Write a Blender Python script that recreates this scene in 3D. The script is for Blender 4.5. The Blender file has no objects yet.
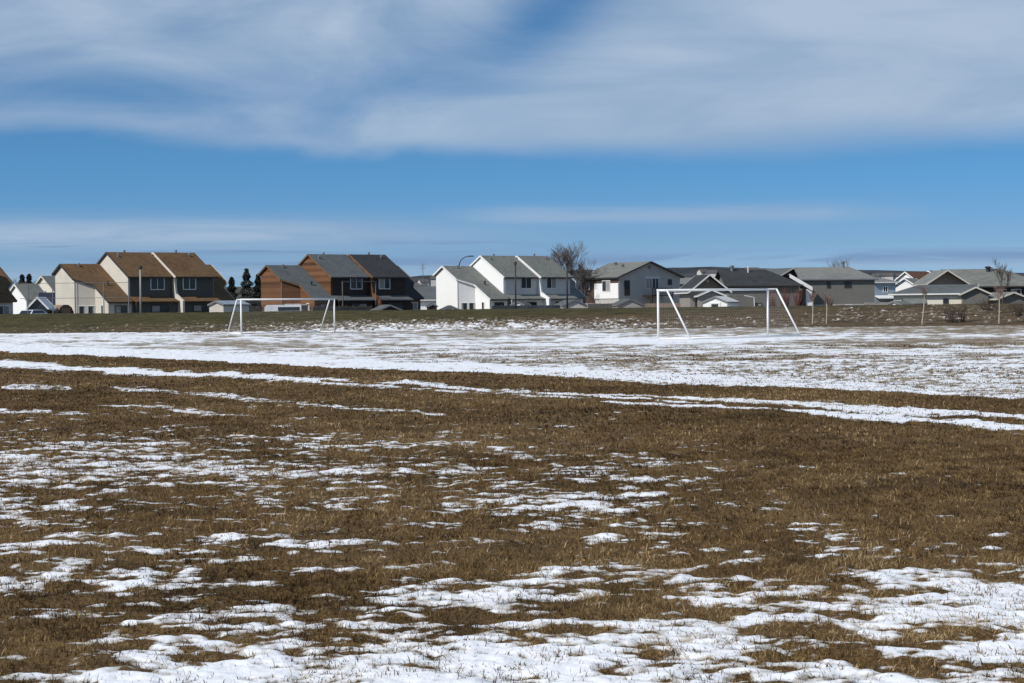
import bpy, math, random
import numpy as np
from mathutils import Matrix, Vector
random.seed(7)
S = bpy.context.scene
COL = S.collection
R = math.radians

# ------------------------------------------------------------------ camera
F = 2190.0            # focal length in pixels (a 77 mm equivalent phone lens)
EYE = 1.64
PITCH = math.atan(33.2 / F)
ROLL = R(-0.6)
cam = bpy.data.objects.new("camera", bpy.data.cameras.new("camera"))
cam.data.sensor_width = 36.0
cam.data.lens = 36.0 * F / 1024.0
cam.data.clip_start = 0.1
cam.data.clip_end = 60000
RM = Matrix.Rotation(math.pi / 2 - PITCH, 3, 'X') @ Matrix.Rotation(ROLL, 3, 'Z')
cam.matrix_world = Matrix.Translation((0, 0, EYE)) @ RM.to_4x4()
COL.objects.link(cam)
S.camera = cam

def W(px, py, D):
    """survey helper: where the line of sight through a photo point reaches depth D"""
    d = RM @ Vector(((px - 512) / F, (341.5 - py) / F, -1))
    return Vector((0, 0, EYE)) + d * (D / d.y)

# ------------------------------------------------------------------ materials
def mat(name):
    m = bpy.data.materials.new(name); m.use_nodes = True
    nt = m.node_tree
    for n in list(nt.nodes): nt.nodes.remove(n)
    return m, nt

class NT:
    def __init__(s, nt): s.nt = nt
    def n(s, t, **k):
        nd = s.nt.nodes.new(t)
        for a, b in k.items(): setattr(nd, a, b)
        return nd
    def put(s, sock, v):
        if isinstance(v, bpy.types.NodeSocket): s.nt.links.new(v, sock)
        elif v is not None: sock.default_value = v
    def m(s, op, a, b=None, c=None, clamp=False):
        nd = s.n('ShaderNodeMath', operation=op, use_clamp=clamp)
        s.put(nd.inputs[0], a)
        if b is not None: s.put(nd.inputs[1], b)
        if c is not None: s.put(nd.inputs[2], c)
        return nd.outputs[0]
    def mix(s, f, a, b):
        nd = s.n('ShaderNodeMix', data_type='RGBA')
        s.put(nd.inputs[0], f); s.put(nd.inputs[6], a); s.put(nd.inputs[7], b)
        return nd.outputs[2]
    def ss(s, v, lo, hi, a=0.0, b=1.0):
        nd = s.n('ShaderNodeMapRange', interpolation_type='SMOOTHSTEP')
        s.put(nd.inputs[0], v); s.put(nd.inputs[1], lo); s.put(nd.inputs[2], hi)
        nd.inputs[3].default_value = a; nd.inputs[4].default_value = b
        return nd.outputs[0]
    def noise(s, vec, scale, detail=4, rough=.55, dist=0.0):
        nd = s.n('ShaderNodeTexNoise')
        s.put(nd.inputs['Vector'], vec); nd.inputs['Scale'].default_value = scale
        nd.inputs['Detail'].default_value = detail; nd.inputs['Roughness'].default_value = rough
        nd.inputs['Distortion'].default_value = dist
        return nd.outputs[0]
    def vmul(s, v, k):
        nd = s.n('ShaderNodeVectorMath', operation='MULTIPLY')
        s.put(nd.inputs[0], v); nd.inputs[1].default_value = k
        return nd.outputs[0]
    def bump(s, h, dist, strength=1.0):
        nd = s.n('ShaderNodeBump'); s.put(nd.inputs['Height'], h)
        nd.inputs['Distance'].default_value = dist; nd.inputs['Strength'].default_value = strength
        return nd.outputs[0]
    def bsdf(s, col, rough=.8, normal=None, spec=.3, metal=0.0):
        b = s.n('ShaderNodeBsdfPrincipled'); o = s.n('ShaderNodeOutputMaterial')
        s.put(b.inputs['Base Color'], col); s.put(b.inputs['Roughness'], rough)
        b.inputs['Specular IOR Level'].default_value = spec; b.inputs['Metallic'].default_value = metal
        if normal is not None: s.put(b.inputs['Normal'], normal)
        s.nt.links.new(b.outputs[0], o.inputs[0])
        return b

def c4(c): return (c[0], c[1], c[2], 1.0)
MC = {}
def paint(name, c, rough=.6, var=.12, scale=1.2, metal=0.0, spec=.3):
    if name in MC: return MC[name]
    m, nt = mat(name); N = NT(nt)
    g = N.n('ShaderNodeNewGeometry').outputs['Position']
    f = N.ss(N.noise(g, scale, 5), .3, .7)
    col = N.mix(f, c4([v * (1 - var) for v in c]), c4([min(v * (1 + var), .95) for v in c]))
    N.bsdf(col, rough, spec=spec, metal=metal)
    MC[name] = m; return m
def siding(name, c, pitch=.2, var=.08, vertical=False, depth=.02, plank=0.0):
    if name in MC: return MC[name]
    m, nt = mat(name); N = NT(nt)
    g = N.n('ShaderNodeNewGeometry').outputs['Position']
    sp = N.n('ShaderNodeSeparateXYZ'); nt.links.new(g, sp.inputs[0])
    ax = N.m('ADD', sp.outputs[0], N.m('MULTIPLY', sp.outputs[1], -.4)) if vertical else sp.outputs[2]
    t = N.m('DIVIDE', ax, pitch)
    fr = N.m('FRACT', t)
    groove = N.ss(fr, .0, .12)
    wn = N.n('ShaderNodeTexWhiteNoise', noise_dimensions='1D')
    nt.links.new(N.m('FLOOR', t), wn.inputs['W'])
    f = N.m('ADD', N.m('MULTIPLY', N.noise(g, .6, 5), 1 - plank), N.m('MULTIPLY', wn.outputs['Value'], plank))
    col = N.mix(f, c4([v * (1 - var * 2) for v in c]), c4([min(v * (1 + var * 2), .95) for v in c]))
    h = fr if not vertical else groove
    N.bsdf(col, .65, N.bump(h, depth, .8))
    MC[name] = m; return m
def shingle(name, c, var=.22, warm=None):
    if name in MC: return MC[name]
    m, nt = mat(name); N = NT(nt)
    g = N.n('ShaderNodeNewGeometry').outputs['Position']
    br = N.n('ShaderNodeTexBrick'); br.inputs['Scale'].default_value = 1.0
    # courses follow the height of the roof
    sp = N.n('ShaderNodeSeparateXYZ'); nt.links.new(g, sp.inputs[0])
    cb = N.n('ShaderNodeCombineXYZ')
    nt.links.new(N.m('ADD', sp.outputs[0], N.m('MULTIPLY', sp.outputs[1], .8)), cb.inputs[0])
    nt.links.new(sp.outputs[2], cb.inputs[1])
    nt.links.new(cb.outputs[0], br.inputs['Vector'])
    br.inputs['Brick Width'].default_value = .5; br.inputs['Row Height'].default_value = .16
    br.inputs['Mortar Size'].default_value = .012
    lo = [v * (1 - var) for v in c]; hi = [v * (1 + var) for v in c]
    br.inputs['Color1'].default_value = c4(lo); br.inputs['Color2'].default_value = c4(hi)
    br.inputs['Mortar'].default_value = c4([v * .55 for v in c])
    f = N.ss(N.noise(g, .35, 6, .65), .32, .68)
    b2 = warm if warm else [v * 1.25 for v in c]
    col = N.mix(N.m('MULTIPLY', f, .45), br.outputs['Color'], c4(b2))
    N.bsdf(col, .9, N.bump(N.noise(g, 14, 2), .02, .6), spec=.15)
    MC[name] = m; return m
def glass_mat(name='window_glass', c=(.02, .025, .03)):
    if name in MC: return MC[name]
    m, nt = mat(name); N = NT(nt)
    N.bsdf(c4(c), .12, spec=.5)
    MC[name] = m; return m

# ------------------------------------------------------------------ mesh helpers
class MB:
    def __init__(s): s.v = []; s.f = []
    def add(s, vs, fs):
        o = len(s.v); s.v += [tuple(v) for v in vs]; s.f += [tuple(i + o for i in f) for f in fs]
    def box(s, c, ax, ay, az):
        """box from a corner-free centre and three half-extent vectors"""
        c, ax, ay, az = map(Vector, (c, ax, ay, az))
        vs = [c + ax * i + ay * j + az * k for k in (-1, 1) for j in (-1, 1) for i in (-1, 1)]
        s.add(vs, [(0, 2, 3, 1), (4, 5, 7, 6), (0, 1, 5, 4), (2, 6, 7, 3), (0, 4, 6, 2), (1, 3, 7, 5)])
    def abox(s, x0, x1, y0, y1, z0, z1):
        s.box(((x0+x1)/2, (y0+y1)/2, (z0+z1)/2), ((x1-x0)/2, 0, 0), (0, (y1-y0)/2, 0), (0, 0, (z1-z0)/2))
    def tube(s, pts, r, n=8, cap=True):
        pts = [Vector(p) for p in pts]
        rs = r if isinstance(r, (list, tuple)) else [r] * len(pts)
        o = len(s.v); up0 = None
        for i, p in enumerate(pts):
            d = (pts[min(i+1, len(pts)-1)] - pts[max(i-1, 0)]).normalized()
            if up0 is None: up0 = d.orthogonal().normalized()
            a = (up0 - d * up0.dot(d))
            a = a.normalized() if a.length > 1e-5 else d.orthogonal().normalized()
            up0 = a; b = d.cross(a)
            for k in range(n):
                t = 2 * math.pi * k / n
                s.v.append(tuple(p + (a * math.cos(t) + b * math.sin(t)) * rs[i]))
        for i in range(len(pts) - 1):
            for k in range(n):
                s.f.append((o+i*n+k, o+i*n+(k+1) % n, o+(i+1)*n+(k+1) % n, o+(i+1)*n+k))
        if cap:
            s.f.append(tuple(o + k for k in reversed(range(n))))
            s.f.append(tuple(o + (len(pts)-1)*n + k for k in range(n)))
    def slab(s, top, th):
        """polygon (world points) given thickness straight down"""
        n = len(top); top = [Vector(p) for p in top]
        bot = [p - Vector((0, 0, th)) for p in top]
        s.add(top + bot, [tuple(range(n)), tuple(reversed(range(n, 2*n)))] +
              [(i, i + n, (i+1) % n + n, (i+1) % n) for i in range(n)])
    def obj(s, name, m, parent=None, smooth=False):
        off = Vector(parent['_w']) if parent is not None else Vector((0, 0, 0))
        me = bpy.data.meshes.new(name)
        me.from_pydata([(v[0]-off[0], v[1]-off[1], v[2]-off[2]) for v in s.v], [], s.f)
        me.materials.append(m)
        if smooth: me.polygons.foreach_set('use_smooth', [True] * len(me.polygons))
        me.update()
        o = bpy.data.objects.new(name, me); COL.objects.link(o)
        if parent is not None:
            o.parent = parent
            o['_w'] = tuple(parent['_w'])
        else: o['_w'] = (0, 0, 0)
        return o

def thing(name, label, cat, loc, group=None):
    o = bpy.data.objects.new(name, None); COL.objects.link(o)
    o.empty_display_size = .5
    o.location = loc; o['_w'] = tuple(loc)
    o['label'] = label; o['category'] = cat
    if group: o['group'] = group
    return o
def tag(o, label, cat, group=None, kind=None):
    if label: o['label'] = label
    if cat: o['category'] = cat
    if group: o['group'] = group
    if kind: o['kind'] = kind
    return o

# ------------------------------------------------------------------ noise (numpy)
def hsh(ix, iy, seed):
    h = (ix.astype(np.int64) * 374761393 + iy.astype(np.int64) * 668265263 + seed * 1442695041) & 0xffffffff
    h = ((h ^ (h >> 13)) * 1274126177) & 0xffffffff
    h = ((h ^ (h >> 16)) * 2246822519) & 0xffffffff
    return ((h ^ (h >> 15)) & 0xffffff) / float(0x1000000)
def gnoise(x, y, seed=0):
    ix = np.floor(x); iy = np.floor(y); fx = x - ix; fy = y - iy
    ux = fx*fx*fx*(fx*(fx*6-15)+10); uy = fy*fy*fy*(fy*(fy*6-15)+10)
    def g(a, b, dx, dy):
        t = hsh(a, b, seed) * 2 * np.pi
        return np.cos(t) * dx + np.sin(t) * dy
    a = g(ix, iy, fx, fy); b = g(ix+1, iy, fx-1, fy)
    c = g(ix, iy+1, fx, fy-1); d = g(ix+1, iy+1, fx-1, fy-1)
    return (a*(1-ux)+b*ux)*(1-uy) + (c*(1-ux)+d*ux)*uy     # about -0.7..0.7
def fbm(x, y, seed, octs):
    """octs: list of (wavelength, amplitude)"""
    s = 0
    for i, (wl, am) in enumerate(octs): s = s + am * gnoise(x / wl + 17.3*i, y / wl - 9.1*i, seed + i)
    return s
def sst(v, a, b):
    t = np.clip((v - a) / (b - a), 0, 1); return t*t*(3-2*t)

# ------------------------------------------------------------------ the field: shape and snow cover
def berm_z(x, y):
    base = np.clip(165 - .15 * x, 158, 174)
    return 1.56 * sst(y, base, base + 20) + .05 * gnoise(x / 9, y / 9, 91) * sst(y, base, base + 8)

CU = np.array([-200, 0, 128, 256, 384, 512, 640, 768, 896, 1024, 1224.])
ROWS = [
 (300, [0]*9), (314, [0]*9),
 (322, [.2]*9), (328, [.30, .32, .38, .42, .42, .42, .38, .38, .38]),
 (331, [.42, .42, .44, .46, .48, .52, .58, .52, .50]),
 (335, [.80, .85, .78, .66, .60, .68, .78, .70, .66]),
 (340, [.88, .85, .78, .76, .82, .95, .60, .45, .40]),
 (345, [.92, .66, .62, .72, .82, .86, .84, .62, .50]),
 (350, [.97, .92, .72, .72, .72, .70, .76, .82, .76]),
 (356, [.97, .97, .92, .68, .64, .60, .64, .70, .70]),
 (363, [.97, .97, .97, .90, .70, .62, .66, .72, .70]),
 (370, [.97, .97, .97, .97, .90, .68, .70, .76, .74]),
 (378, [.97, .97, .97, .97, .97, .95, .82, .78, .78]),
 (386, [.97]*6 + [.95, .88, .82]),
 (405, [.97]*8 + [.9]),
]
LOW = [
 (345, [.02]*9), (385, [.02]*9), (395, [.06, .05, .06, .05, .03, .02, .02, .02, .02]),
 (410, [.12, .10, .10, .08, .06, .04, .03, .02, .02]),
 (420, [.14, .14, .14, .12, .08, .07, .06, .07, .05]),
 (432, [.28, .24, .18, .20, .16, .10, .05, .02, .02]),
 (450, [.52, .46, .28, .32, .24, .22, .08, .03, .02]),
 (475, [.56, .48, .36, .36, .34, .34, .14, .04, .03]),
 (500, [.48, .38, .38, .36, .42, .42, .20, .05, .03]),
 (525, [.36, .28, .28, .28, .26, .32, .22, .09, .10]),
 (545, [.40, .34, .34, .22, .14, .14, .14, .10, .06]),
 (562, [.42, .38, .30, .14, .08, .10, .18, .14, .30]),
 (578, [.36, .42, .26, .18, .28, .34, .26, .60, .82]),
 (596, [.34, .34, .34, .36, .68, .40, .60, .62, .88]),
 (618, [.26, .34, .46, .46, .46, .66, .78, .72, .84]),
 (640, [.22, .40, .68, .62, .74, .88, .74, .62, .80]),
 (662, [.32, .62, .78, .84, .90, .88, .72, .64, .74]),
 (690, [.62, .76, .80, .86, .88, .82, .74, .64, .60]),
 (760, [.7]*9), (2000, [.6]*9)]
def table(rows, U, P):
    ys = np.array([r[0] for r in rows], float)
    T = np.array([[r[1][0]] + list(r[1]) + [r[1][-1]] for r in rows], float)
    U = np.clip(U, CU[0], CU[-1]); P = np.clip(P, ys[0], ys[-1])
    i = np.clip(np.searchsorted(ys, P) - 1, 0, len(ys) - 2); j = np.clip(np.searchsorted(CU, U) - 1, 0, len(CU) - 2)
    a = (P - ys[i]) / (ys[i+1] - ys[i]); b = (U - CU[j]) / (CU[j+1] - CU[j])
    return (T[i, j]*(1-b) + T[i, j+1]*b)*(1-a) + (T[i+1, j]*(1-b) + T[i+1, j+1]*b)*a
def line(U, pts): return np.interp(U, [p[0] for p in pts], [p[1] for p in pts])
EDGE = [(-200, 343), (0, 351.7), (170, 359.5), (350, 368), (520, 375), (680, 383), (811, 389), (1024, 400), (1224, 411)]
# wind-blown streaks left along the mower tracks: centre line, half width, strength
STREAKS = [
 ([(-200, 356), (0, 364), (102, 370), (170, 374), (240, 375), (350, 383.5), (408, 385), (494, 392), (580, 396), (640, 399), (700, 403)],
  [(-200, 5), (0, 5), (60, 4.5), (170, 2.6), (240, 2.6), (300, 4.2), (400, 3.6), (500, 4.2), (570, 3.4), (600, 1.4), (700, .8)]),
 ([(560, 393), (739, 400.6), (845, 407.5), (947, 412.6), (1024, 416.7), (1224, 428)],
  [(560, .3), (700, 1.2), (750, 3.0), (900, 3.6), (1024, 3.8), (1224, 4)]),
 ([(600, 402), (674, 405.7), (776, 409.5), (845, 416), (913, 420), (1024, 428), (1224, 441)],
  [(600, .6), (680, 1.6), (780, 1.6), (840, 3.0), (890, 3.0), (930, 2.6), (1024, 4.0), (1224, 4)]),
 ([(0, 387), (60, 388.5), (82, 389.5)], [(-5, 0), (0, 2), (60, 2.4), (86, 0)]),
 ([(105, 388), (171, 392), (239, 398), (294, 402.5), (345, 408), (400, 411), (445, 415)],
  [(104, 0), (116, 1.3), (160, 1.2), (240, 2.2), (294, 2.0), (330, 2.4), (350, .5), (380, 1.2), (430, 1.2), (470, 0)]),
 ([(-60, 409), (0, 411), (60, 413), (100, 414)], [(-60, 2), (0, 3), (60, 2.4), (104, 0)]),
 ([(95, 405), (150, 408), (200, 412), (256, 417)], [(94, 0), (110, 1.2), (150, 1.8), (210, 1.8), (260, 0)]),
 ([(400, 371), (560, 378.5), (700, 384), (740, 386)], [(560, 0), (620, .8), (700, 1.3), (745, 0)]),
]
# single drifts worth their own place: x, y (photo survey), half width, half height, gain
BLOBS = [(150, 458, 80, 9, .5), (80, 448, 50, 7, .35), (430, 590, 75, 9, .7), (600, 577, 55, 9, .55), (520, 455, 40, 4, .5), (580, 502, 90, 7, .5),
 (520, 505, 60, 5, .4), (745, 566, 16, 5, 1.2), (708, 590, 14, 5, .8), (1003, 532, 13, 3.2, 1.3), (945, 517, 11, 2.4, 1.2), (878, 517, 15, 2.2, 1.0),
 (850, 529, 9, 2, .9), (560, 462, 30, 3, .4), (250, 470, 90, 4, .5), (220, 465, 60, 3, .3), (110, 635, 60, 12, .2), (280, 545, 45, 3.5, .7),
 (250, 583, 50, 5, .6), (150, 574, 40, 4, .5), (330, 570, 60, 3.5, .5), (250, 610, 40, 7, .5), (30, 545, 18, 4, .7), (910, 575, 40, 12, .4),
 (600, 610, 60, 6, -.5), (640, 600, 70, 7, -.5), (440, 620, 45, 7, -.55), (300, 590, 60, 12, -.6), (860, 597, 60, 7, -.6), (770, 632, 50, 9, -.8),
 (930, 640, 50, 8, -.8), (1000, 672, 40, 9, -.7), (900, 664, 60, 7, -.4), (600, 672, 40, 6, -.6), (820, 655, 60, 8, -.5), (40, 640, 50, 20, -.7), (60, 600, 60, 14, -.3),
 (320, 520, 55, 8, -.4), (200, 525, 60, 8, -.4), (720, 340.5, 60, 1.6, .8), (820, 338, 200, 1.3, .8), (850, 345, 120, 2, -.6)]

def survey(x, y, z):
    U = 512 + F * x / y
    P = 308.3 + F * (EYE - z) / y - .0105 * (U - 512)
    return U, P

def cover(x, y):
    """> 0 where snow lies; the value grows into the drift"""
    z = berm_z(x, y)
    U, P = survey(x, y, z)
    wob = (2.2 * gnoise(x / 1.7, y / 6.0, 5) + 1.6 * gnoise(x / .6, y / 3.0, 6)) * np.clip(25 / y + .35, .3, 2.0)
    Pw = P + wob
    e = line(U, EDGE)
    hi = table(ROWS, U, P); hi = np.where(hi < .93, hi - .07 * sst(.93 - hi, 0, .12) * np.interp(U, [0, 300, 900], [.5, 1, 1]), hi); lo = table(LOW, U, P)
    near_edge = np.exp(-((Pw - (e - 6)) / 6.5) ** 2) * np.interp(U, [0, 700, 900, 1100], [1, 1, .75, .4])
    hi = np.maximum(hi, .99 * near_edge)
    c = np.where(Pw < e, hi, lo)
    base = np.clip(165 - .15 * x, 158, 174)
    s_ = (y - base) / 20.0
    cb_ = np.interp(U, [-200, 0, 128, 200, 256, 330, 384, 512, 600, 680, 760, 880, 1024, 1224], [.04, .05, .06, .12, .20, .40, .56, .50, .34, .14, .08, .12, .12, .1])
    up_ = np.interp(U, [0, 780, 860, 1224], [0, 0, 1, 1])
    cb_ = cb_ * (1 - sst(s_, .25 + .35 * up_, .62 + .4 * up_)) * (1 - up_ * (1 - sst(s_, .1, .4))) + .03
    c = c * (1 - sst(s_, -.06, .03)) + cb_ * sst(s_, -.06, .03)
    for i_, (ctr, wid) in enumerate(STREAKS):
        w = line(U, wid) * (1 + .9 * gnoise(x / 1.1 + 5 * i_, y / 14, 60 + i_) + .5 * gnoise(x / .4, y / 8, 80 + i_))
        ok = (U >= ctr[0][0]) & (U <= ctr[-1][0])
        g = np.exp(-((Pw - line(U, ctr)) / np.maximum(w, .01)) ** 2 * 1.1) * (w > .05) * ok
        c = np.maximum(c, np.minimum(g * 1.15, (.955 if i_ < 3 else .66)))
    c = c * (1 - .9 * np.exp(-((Pw - line(U, [(300, 380.5), (408, 386.0), (494, 392.5), (600, 397.5)])) / 1.0) ** 2) * (U > 320) * (U < 600))
    for bx, by, bw, bh, gain in BLOBS:
        c = c + gain * (.42 if gain > 0 else .5) * np.exp(-((U - bx) / bw) ** 2 - ((P - by) / bh) ** 2)
    c = np.minimum(np.clip(c, 0, 1), np.interp(P, [430, 445, 570, 625], [.985, .80, .84, .90]))
    n = fbm(x / 1.5, y / 1.15, 11, [(2.3, .16), (1.1, .22), (.52, .34), (.26, .44), (.13, .42), (.065, .30)])
    # noise is roughly gaussian with sigma ~.2: turn cover fraction into a threshold
    q = np.interp(c, [0, .02, .05, .1, .2, .3, .4, .5, .6, .7, .8, .9, .95, .99, 1],
                  np.array([-6, -2.4, -1.65, -1.28, -.84, -.52, -.25, 0, .25, .52, .84, 1.28, 1.65, 2.4, 4.5]) * .235)
    nf = fbm(x / 4.2, y / 2.2, 31, [(2.3, .22), (1.1, .34), (.52, .42), (.26, .42), (.13, .30)])
    fw = sst(y, 45, 85) * (1 - sst(s_, -.05, .05)); n = (n * (1 - fw) + nf * fw) / np.sqrt(fw*fw + (1-fw)**2)
    n = n * (.235 / .255)
    return n + q

def micro(x, y):
    return fbm(x, y, 40, [(2.6, .026), (.9, .018), (.36, .022), (.15, .018), (.07, .010)])

def ground_z(x, y, cv):
    far = np.clip(y / 60, 1, 1.5)
    berm = sst(y, 158, 166)
    lift = sst(cv, -.02, .25) * (.011 + .085 * berm)
    return berm_z(x, y) + micro(x, y) * (1 - .25 * sst(cv, 0, .3)) * far + lift + \
        fbm(x, y, 70, [(.45, .006), (.2, .004)]) * sst(cv, 0, .2) + berm * fbm(x, y, 75, [(1.2, .05), (.5, .03)])

def fan_grid():
    vs = np.concatenate([np.linspace(720, 400, 110, endpoint=False), np.arange(400, 24, -.62)])
    ys = F * EYE / vs
    ys = np.concatenate([ys, np.arange(ys[-1] + .45, 197, .45)])
    us = np.concatenate([np.linspace(-1100, -580, 140, endpoint=False), np.arange(-580, 580, 1.15), np.linspace(580, 1100, 140)])
    Y, Ur = np.meshgrid(ys, us, indexing='ij')
    X = Ur / F * Y
    return X, Y
def grid_mesh(name, X, Y, Z, attrs=None):
    nr, nc = X.shape
    co = np.stack([X, Y, Z], -1).reshape(-1, 3).astype(np.float32)
    i = np.arange(nr*nc).reshape(nr, nc)
    q = np.stack([i[:-1, :-1], i[:-1, 1:], i[1:, 1:], i[1:, :-1]], -1).reshape(-1)
    me = bpy.data.meshes.new(name)
    me.vertices.add(len(co)); me.vertices.foreach_set('co', co.ravel())
    nf = len(q) // 4
    me.loops.add(len(q)); me.loops.foreach_set('vertex_index', q.astype(np.int32))
    me.polygons.add(nf); me.polygons.foreach_set('loop_start', np.arange(0, len(q), 4, dtype=np.int32))
    me.update(calc_edges=True)
    me.polygons.foreach_set('use_smooth', np.ones(nf, bool))
    for k, a in (attrs or {}).items():
        at = me.attributes.new(k, 'FLOAT', 'POINT'); at.data.foreach_set('value', a.ravel().astype(np.float32))
    return me

X, Y = fan_grid()
CV = cover(X, Y)
Z = ground_z(X, Y, CV)
base = np.clip(165 - .15 * X, 158, 174)
BG = sst(Y, base - 3, base + 2)
_U, _P = survey(X, Y, berm_z(X, Y))
STRAW = sst(line(_U, EDGE) - _P, -1, 3)
me = grid_mesh('field', X, Y, Z, {'snow': CV, 'berm': BG, 'straw': STRAW})

m, nt = mat('dead_grass_and_snow'); N = NT(nt)
g = N.n('ShaderNodeNewGeometry').outputs['Position']
at = N.n('ShaderNodeAttribute', attribute_name='snow').outputs['Fac']
bm_ = N.n('ShaderNodeAttribute', attribute_name='berm').outputs['Fac']
gg = N.vmul(g, (1, .55, 1))
fine = N.noise(gg, 22, 5, .7)
mid = N.noise(gg, 4.0, 5, .65)
sn = N.m('ADD', at, N.m('MULTIPLY', N.m('SUBTRACT', fine, .5), .42))
sn = N.m('ADD', sn, N.m('MULTIPLY', N.m('SUBTRACT', mid, .5), .25))
st_ = N.n('ShaderNodeAttribute', attribute_name='straw').outputs['Fac']
snow_f = N.ss(sn, N.m('SUBTRACT', -.02, N.m('MULTIPLY', st_, .20)), N.m('ADD', .06, N.m('MULTIPLY', st_, .10)))
big = N.noise(gg, .45, 5, .6)
ff = N.noise(gg, 60, 4, .8)
brown = N.mix(N.ss(ff, .3, .7), c4((.024, .013, .004)), c4((.225, .130, .044)))
brown2 = N.mix(N.ss(ff, .3, .7), c4((.055, .032, .012)), c4((.31, .20, .082)))
bc = N.mix(N.ss(big, .35, .68), brown, brown2)
bc = N.mix(N.m('MULTIPLY', N.ss(mid, .35, .75), .35), bc, c4((.040, .022, .008)))
patch = N.noise(N.vmul(g, (1, .7, 1)), .9, 4, .6, .4)
bc = N.mix(N.ss(patch, .50, .66, 0, .6), bc, c4((.045, .030, .012)))
bc = N.mix(N.m('MULTIPLY', st_, .75), bc, N.mix(N.ss(ff, .3, .7), c4((.16, .125, .085)), c4((.36, .30, .22))))
# berm: olive turf, browner to the right
sp = N.n('ShaderNodeSeparateXYZ'); nt.links.new(g, sp.inputs[0])
stre = N.noise(N.vmul(g, (.5, 2.2, 6)), 1.0, 6, .7)
olive = N.mix(N.ss(stre, .3, .7), c4((.022, .020, .007)), c4((.095, .080, .028)))
dry = N.mix(N.ss(stre, .3, .7), c4((.036, .026, .013)), c4((.150, .105, .058)))
hz = N.m('SUBTRACT', sp.outputs[2], N.m('MULTIPLY', sp.outputs[0], .018))
bcol = N.mix(N.ss(N.m('ADD', hz, N.m('MULTIPLY', N.noise(g, .12, 3), .8)), .9, 1.7), dry, olive)
bc = N.mix(bm_, bc, bcol)
sc = N.mix(N.ss(N.noise(g, 2.5, 4), .3, .7), c4((.83, .84, .85)), c4((.90, .90, .90)))
# thin snow shows the straw underneath
stub = N.noise(N.vmul(g, (1, .35, 1)), 9, 4, .8)
thin = N.ss(N.m('ADD', sn, N.m('MULTIPLY', N.m('SUBTRACT', stub, .5), .5)), -.02, .26)
sc = N.mix(thin, c4((.40, .36, .30)), sc)
col = N.mix(snow_f, bc, sc)
hgt = N.mix(snow_f, N.m('MULTIPLY', ff, 1.0), N.m('MULTIPLY', N.noise(gg, 30, 4), .35))
rough = N.ss(snow_f, 0, 1, .95, .55)
N.bsdf(col, rough, N.bump(hgt, .02, .8), spec=.15)
field = bpy.data.objects.new('field', me); me.materials.append(m); COL.objects.link(field)
field['kind'] = 'structure'
GM = m

# ------------------------------------------------------------------ wide ground, plateau behind the berm and hills
m, nt = mat('prairie_ground'); N = NT(nt)
g = N.n('ShaderNodeNewGeometry').outputs['Position']
f1 = N.noise(g, .02, 6, .6); f2 = N.noise(g, .5, 5, .7)
colp = N.mix(N.ss(f1, .35, .65), c4((.09, .065, .032)), c4((.14, .105, .06)))
colp = N.mix(N.ss(f2, .58, .64), colp, c4((.8, .82, .85)))
N.bsdf(colp, .95, spec=.1)
PR = m
def height_wide(x, y):
    return -.25 + (1.15 + .25) * sst(y, 168, 196) + (y > 9e9) * 0
gx = np.concatenate([np.linspace(-9000, -400, 24), np.linspace(-360, 360, 60), np.linspace(400, 9000, 24)])
gy = np.concatenate([np.linspace(-6000, -100, 12), np.linspace(-60, 150, 30), np.linspace(155, 200, 24), np.linspace(215, 700, 30)])
GY, GX = np.meshgrid(gy, gx, indexing='ij')
me = grid_mesh('ground', GX, GY, height_wide(GX, GY))
me.materials.append(PR); o = bpy.data.objects.new('ground', me); COL.objects.link(o); o['kind'] = 'structure'

m, nt = mat('far_hillside'); N = NT(nt)
g = N.n('ShaderNodeNewGeometry').outputs['Position']
sp = N.n('ShaderNodeSeparateXYZ'); nt.links.new(g, sp.inputs[0])
f1 = N.noise(N.vmul(g, (1, .6, 3)), .004, 6, .65); f2 = N.noise(N.vmul(g, (1, .5, 2)), .03, 5, .7)
hc = N.mix(N.ss(f1, .35, .65), c4((.036, .041, .048)), c4((.070, .072, .076)))
hc = N.mix(N.ss(f2, .52, .62), hc, c4((.018, .022, .022)))
hc = N.mix(N.ss(f2, .30, .26), hc, c4((.12, .11, .10)))
N.bsdf(hc, 1.0, spec=.05)
HM = m
hx = np.linspace(-9000, 9000, 360); hy = np.concatenate([np.linspace(690, 3600, 60), np.linspace(3700, 12000, 30)])
HY, HX = np.meshgrid(hy, hx, indexing='ij')
U = 512 + F * HX / HY
top = np.interp(U, [-3000, 0, 230, 300, 420, 560, 700, 780, 900, 1024, 4000], [3, 5, 9, 16, 31, 34, 36, 34, 30, 27, 24])
HZ = 1.15 + sst(HY, 690, 3600) * top / F * 3600 * (1 + .0 * HX) + fbm(HX, HY, 300, [(900, 3), (300, 2.5), (90, 2), (40, 1.5)]) * sst(HY, 800, 2500)
HZ = np.where(HY > 3600, HZ - (HY - 3600) * .012, HZ)
me = grid_mesh('hills', HX, HY, HZ); me.materials.append(HM)
o = bpy.data.objects.new('hills', me); COL.objects.link(o); o['kind'] = 'structure'

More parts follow.
